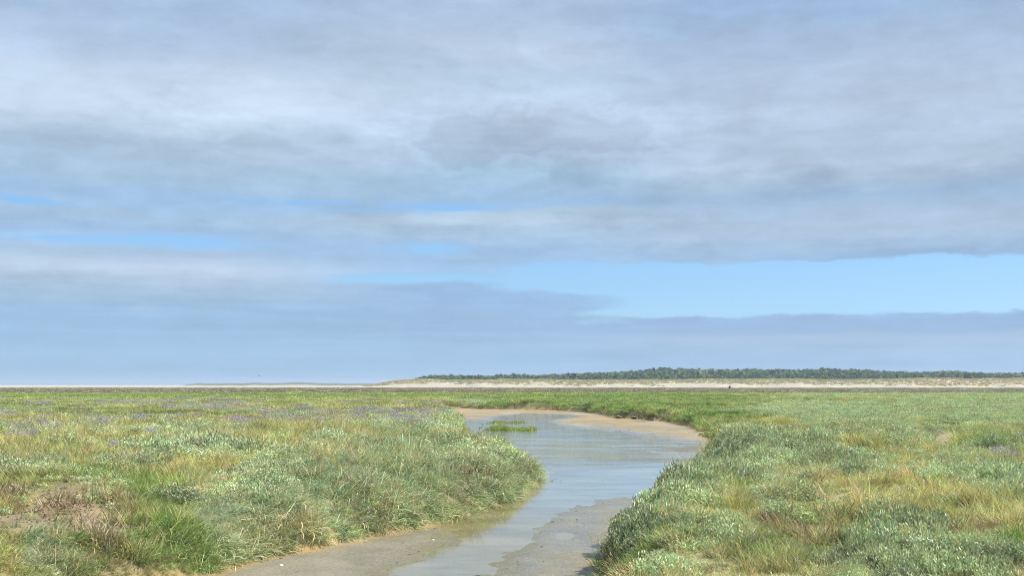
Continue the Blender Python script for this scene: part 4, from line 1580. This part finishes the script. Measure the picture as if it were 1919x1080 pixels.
# ------------------------------------------------------------------ bushes before the wood
bl = [(1365, 'dark bush standing alone in front of the wood, above the walker'),
      (1405, 'dark bush in front of the wood, right of the one above the walker'),
      (1386, 'low dark bush between two taller ones in front of the wood')]
for i, (px, lab) in enumerate(bl):
    y = 985.0
    x = (px - 959.5) / F * y
    z = float(dune_height(np.array([x]), np.array([y]))[0][0])
    rnd = random.Random(700 + i)
    hh, R = (4.6, 2.0) if i != 2 else (3.0, 2.2)
    Tr, Cr = Build(), Build()
    for k in range(5):
        a, a2 = k * 1.2566, (k + 1) * 1.2566
        Tr.add([(.18 * math.cos(a), .18 * math.sin(a), 0), (.18 * math.cos(a2), .18 * math.sin(a2), 0), (.08 * math.cos(a2), .08 * math.sin(a2), hh * .7),
                (.08 * math.cos(a), .08 * math.sin(a), hh * .7)], [(0, 1, 2, 3)], (.12, .09, .06))
    for cl in range(18):
        a = rnd.uniform(0, 6.283)
        f_ = rnd.random()
        cp_ = Vector((R * (1 - .6 * f_) * .7 * math.cos(a), R * (1 - .6 * f_) * .7 * math.sin(a), hh * (.12 + .8 * f_)))
        for k in range(18):
            q = cp_ + Vector((rnd.gauss(0, .4), rnd.gauss(0, .4), rnd.gauss(0, .3)))
            nn = Vector((rnd.gauss(0, 1), rnd.gauss(0, 1), rnd.gauss(.5, .7))).normalized()
            u = nn.orthogonal().normalized() * rnd.uniform(.2, .42)
            w_ = nn.cross(u)
            t_ = rnd.uniform(.6, 1.3)
            Cr.add([q - u, q + w_, q + u, q - w_], [(0, 1, 2, 3)], (.035 * t_, .06 * t_, .035 * t_))
    r = root('bush', lab, 'bush', (x, y, z - .1), 'dark bushes at the edge of the wood')
    child('trunk', Tr.mesh('trunk', M_OWNDRY), r)
    child('crown', Cr.mesh('crown', M_OWN), r, None, 'stuff')


# ------------------------------------------------------------------ the walkers
def solid(name, col, rough=.7):
    m, t, out = new_mat(name)
    geo = t.n.new('ShaderNodeTexCoord')
    n = t.noise(geo.outputs['Object'], 8, 3)
    f_ = t.maprange(n, .3, .7, .9, 1.1)
    p = t.n.new('ShaderNodeBsdfPrincipled')
    t.l.new(t.mix(1.0, col, t.comb(f_, f_, f_), 'MULTIPLY'), p.inputs['Base Color'])
    p.inputs['Roughness'].default_value = rough
    t.l.new(p.outputs[0], out.inputs[0])
    return m


SKIN = solid('skin', (.50, .33, .24))


def skin_mesh(name, verts, edges, radii, mat, sub=1, rootv=0):
    me = bpy.data.meshes.new(name)
    me.from_pydata(verts, edges, [])
    o = bpy.data.objects.new(name, me)
    SC.collection.objects.link(o)
    sk = o.modifiers.new('skin', 'SKIN')
    sk.use_smooth_shade = True
    sv_ = me.skin_vertices[0].data
    for i, r_ in enumerate(radii):
        sv_[i].radius = (r_, r_) if not isinstance(r_, tuple) else r_
        sv_[i].use_root = (i == rootv)
    sb = o.modifiers.new('sub', 'SUBSURF')
    sb.levels = sub
    sb.render_levels = sub
    dg = bpy.context.evaluated_depsgraph_get()
    me2 = bpy.data.meshes.new_from_object(o.evaluated_get(dg))
    bpy.data.objects.remove(o)
    me2.name = name
    me2.materials.clear()
    me2.materials.append(mat)
    for p in me2.polygons:
        p.use_smooth = True
    return me2


def person(label, loc, rz, lean, shirt, trousers, hair, group=None):
    """walks along +X, trunk tipped forward by `lean`"""
    r = root('person', label, 'person', loc, group, rz)
    sh_ = Vector((0, 0, 0))

    def T(x_, y_, z_):          # tip everything above the hips forward
        if z_ <= .92:
            return (x_, y_, z_)
        dz = z_ - .92
        return (x_ + dz * math.sin(lean), y_, .92 + dz * math.cos(lean))
    V = [T(0, 0, .95), T(0, 0, 1.15), T(0, 0, 1.38), T(.01, 0, 1.50), T(.02, 0, 1.60), T(.02, 0, 1.72),
         (0, .10, .88), (.17, .11, .48), (.12, .11, .08), (.25, .11, .04),
         (0, -.10, .88), (-.05, -.11, .48), (-.26, -.11, .10), (-.15, -.11, .04),
         T(0, .19, 1.40), T(.02, .25, 1.13), T(.16, .24, .98),
         T(0, -.19, 1.40), T(.02, -.25, 1.13), T(.14, -.24, .96)]
    Ed = [(0, 1), (1, 2), (2, 3), (3, 4), (4, 5), (0, 6), (6, 7), (7, 8), (8, 9), (0, 10), (10, 11), (11, 12), (12, 13), (2, 14), (14, 15), (15, 16), (2, 17), (17, 18), (18, 19)]
    Rr = [.135, .12, .14, .055, .095, .085, .088, .06, .042, .035, .088, .06, .042, .035, .055, .042, .032, .055, .042, .032]
    child('body', skin_mesh('body', V, Ed, Rr, SKIN, 2), r)
    child('shirt', skin_mesh('shirt', [V[0], V[1], V[2], T(0, 0, 1.45), V[14], T(.01, .24, 1.2), V[17], T(.01, -.24, 1.2)],
                             [(0, 1), (1, 2), (2, 3), (2, 4), (4, 5), (2, 6), (6, 7)], [.155, .145, .165, .07, .075, .065, .075, .065], shirt, 2), r)
    child('trousers', skin_mesh('trousers', [(0, 0, .93), V[6], V[7], (.125, .11, .12), V[10], V[11], (-.25, -.11, .14)],
                                [(0, 1), (1, 2), (2, 3), (0, 4), (4, 5), (5, 6)], [.15, .105, .078, .062, .105, .078, .062], trousers, 2), r)
    child('hair', skin_mesh('hair', [T(-.02, 0, 1.64), T(-.015, 0, 1.735)], [(0, 1)], [.10, .095], hair, 2), r)
    return r, T


x, y = G(1367.5, 736.5)
person('walker in a light top and grey trousers bending forward under a dark rucksack', (x, y, hz1(x, y) * .8), 0, .42,
       solid('light_cloth', (.80, .85, .86)), solid('grey_cloth', (.42, .42, .46)), solid('hair', (.05, .04, .03)))
# the rucksack is carried, so it is a thing of its own
rk = root('rucksack', 'dark rucksack on the back of the bending walker', 'rucksack', (x - .10, y, 1.02), None, 0)
rk.rotation_euler = (0, .42, 0)
bm = bmesh.new()
bmesh.ops.create_cube(bm, size=1)
for v in bm.verts:
    v.co = Vector((v.co.x * .26, v.co.y * .36, v.co.z * .58 + .25))
bmesh.ops.bevel(bm, geom=bm.edges[:], offset=.08, segments=3, affect='EDGES')
me = bpy.data.meshes.new('pack_body')
bm.to_mesh(me)
bm.free()
me.materials.append(solid('pack_cloth', (.015, .02, .022)))
child('pack_body', me, rk)
bm = bmesh.new()
bmesh.ops.create_cube(bm, size=1)
for v in bm.verts:
    v.co = Vector((v.co.x * .10 - .16, v.co.y * .26, v.co.z * .26 + .15))
bmesh.ops.bevel(bm, geom=bm.edges[:], offset=.03, segments=2, affect='EDGES')
me = bpy.data.meshes.new('pocket')
bm.to_mesh(me)
bm.free()
me.materials.append(solid('pocket_cloth', (.02, .03, .03)))
child('pocket', me, rk)

x, y = (1243.3 - 959.5) / F * 800, 800.0
person('tiny dark clad walker far off on the sand at the foot of the dunes', (x, y, 0), 2.4, .05,
       solid('dark_cloth', (.04, .05, .05)), solid('dark_trousers', (.05, .05, .06)), solid('dark_hair', (.04, .03, .02)))

# bird in the far sky
dcam = 300.0
cx, cy = (487 - 959.5) / F, (540 - 705) / F
bz = CZ + dcam * (SP + cy * CP) / (CP - cy * SP)
r = root('bird', 'tiny dark bird flying low over the left horizon', 'bird', (cx * dcam, dcam, bz), None, .6)
Bd = [(-.22, 0, 0), (-.1, .0, .01), (.1, 0, .02), (.22, 0, .03), (.30, 0, .03)]
child('body', skin_mesh('body', Bd, [(0, 1), (1, 2), (2, 3), (3, 4)], [.02, .05, .06, .04, .015], solid('dark_feather', (.05, .05, .05)), 1), r)
for s_ in (-1, 1):
    B1 = Build()
    B1.add([(-.06, .02 * s_, .03), (.10, .02 * s_, .03), (.12, .30 * s_, .16), (-.02, .32 * s_, .15), (-.06, .62 * s_, .10)], [(0, 1, 2, 3), (3, 2, 4)], (.05, .05, .05))
    B1.add([(-.06, .02 * s_, .02), (.10, .02 * s_, .02), (.12, .30 * s_, .15), (-.02, .32 * s_, .14), (-.06, .62 * s_, .095)], [(3, 2, 1, 0), (4, 2, 3)], (.06, .06, .06))
    child('wing', B1.mesh('wing', M_OWN), r)

# ------------------------------------------------------------------ the air
HAZE = 0.00015
if HAZE > 0:
    bm = bmesh.new()
    bmesh.ops.create_cube(bm, size=1)
    for v in bm.verts:
        v.co = Vector((v.co.x * 10400, 4450 + v.co.y * 9400, (v.co.z + .5) * 34.0 - 1.9))
    me = bpy.data.meshes.new('haze')
    bm.to_mesh(me)
    bm.free()
    m, t, out = new_mat('haze')
    pv = t.n.new('ShaderNodeVolumePrincipled')
    pv.inputs['Color'].default_value = (.72, .84, 1.0, 1)
    pv.inputs['Density'].default_value = HAZE
    pv.inputs['Anisotropy'].default_value = 0.2
    t.l.new(pv.outputs[0], out.inputs['Volume'])
    me.materials.append(m)
    tag(link(bpy.data.objects.new('haze', me)), 'thin sea haze over the marsh and dunes', None, None, 'stuff')
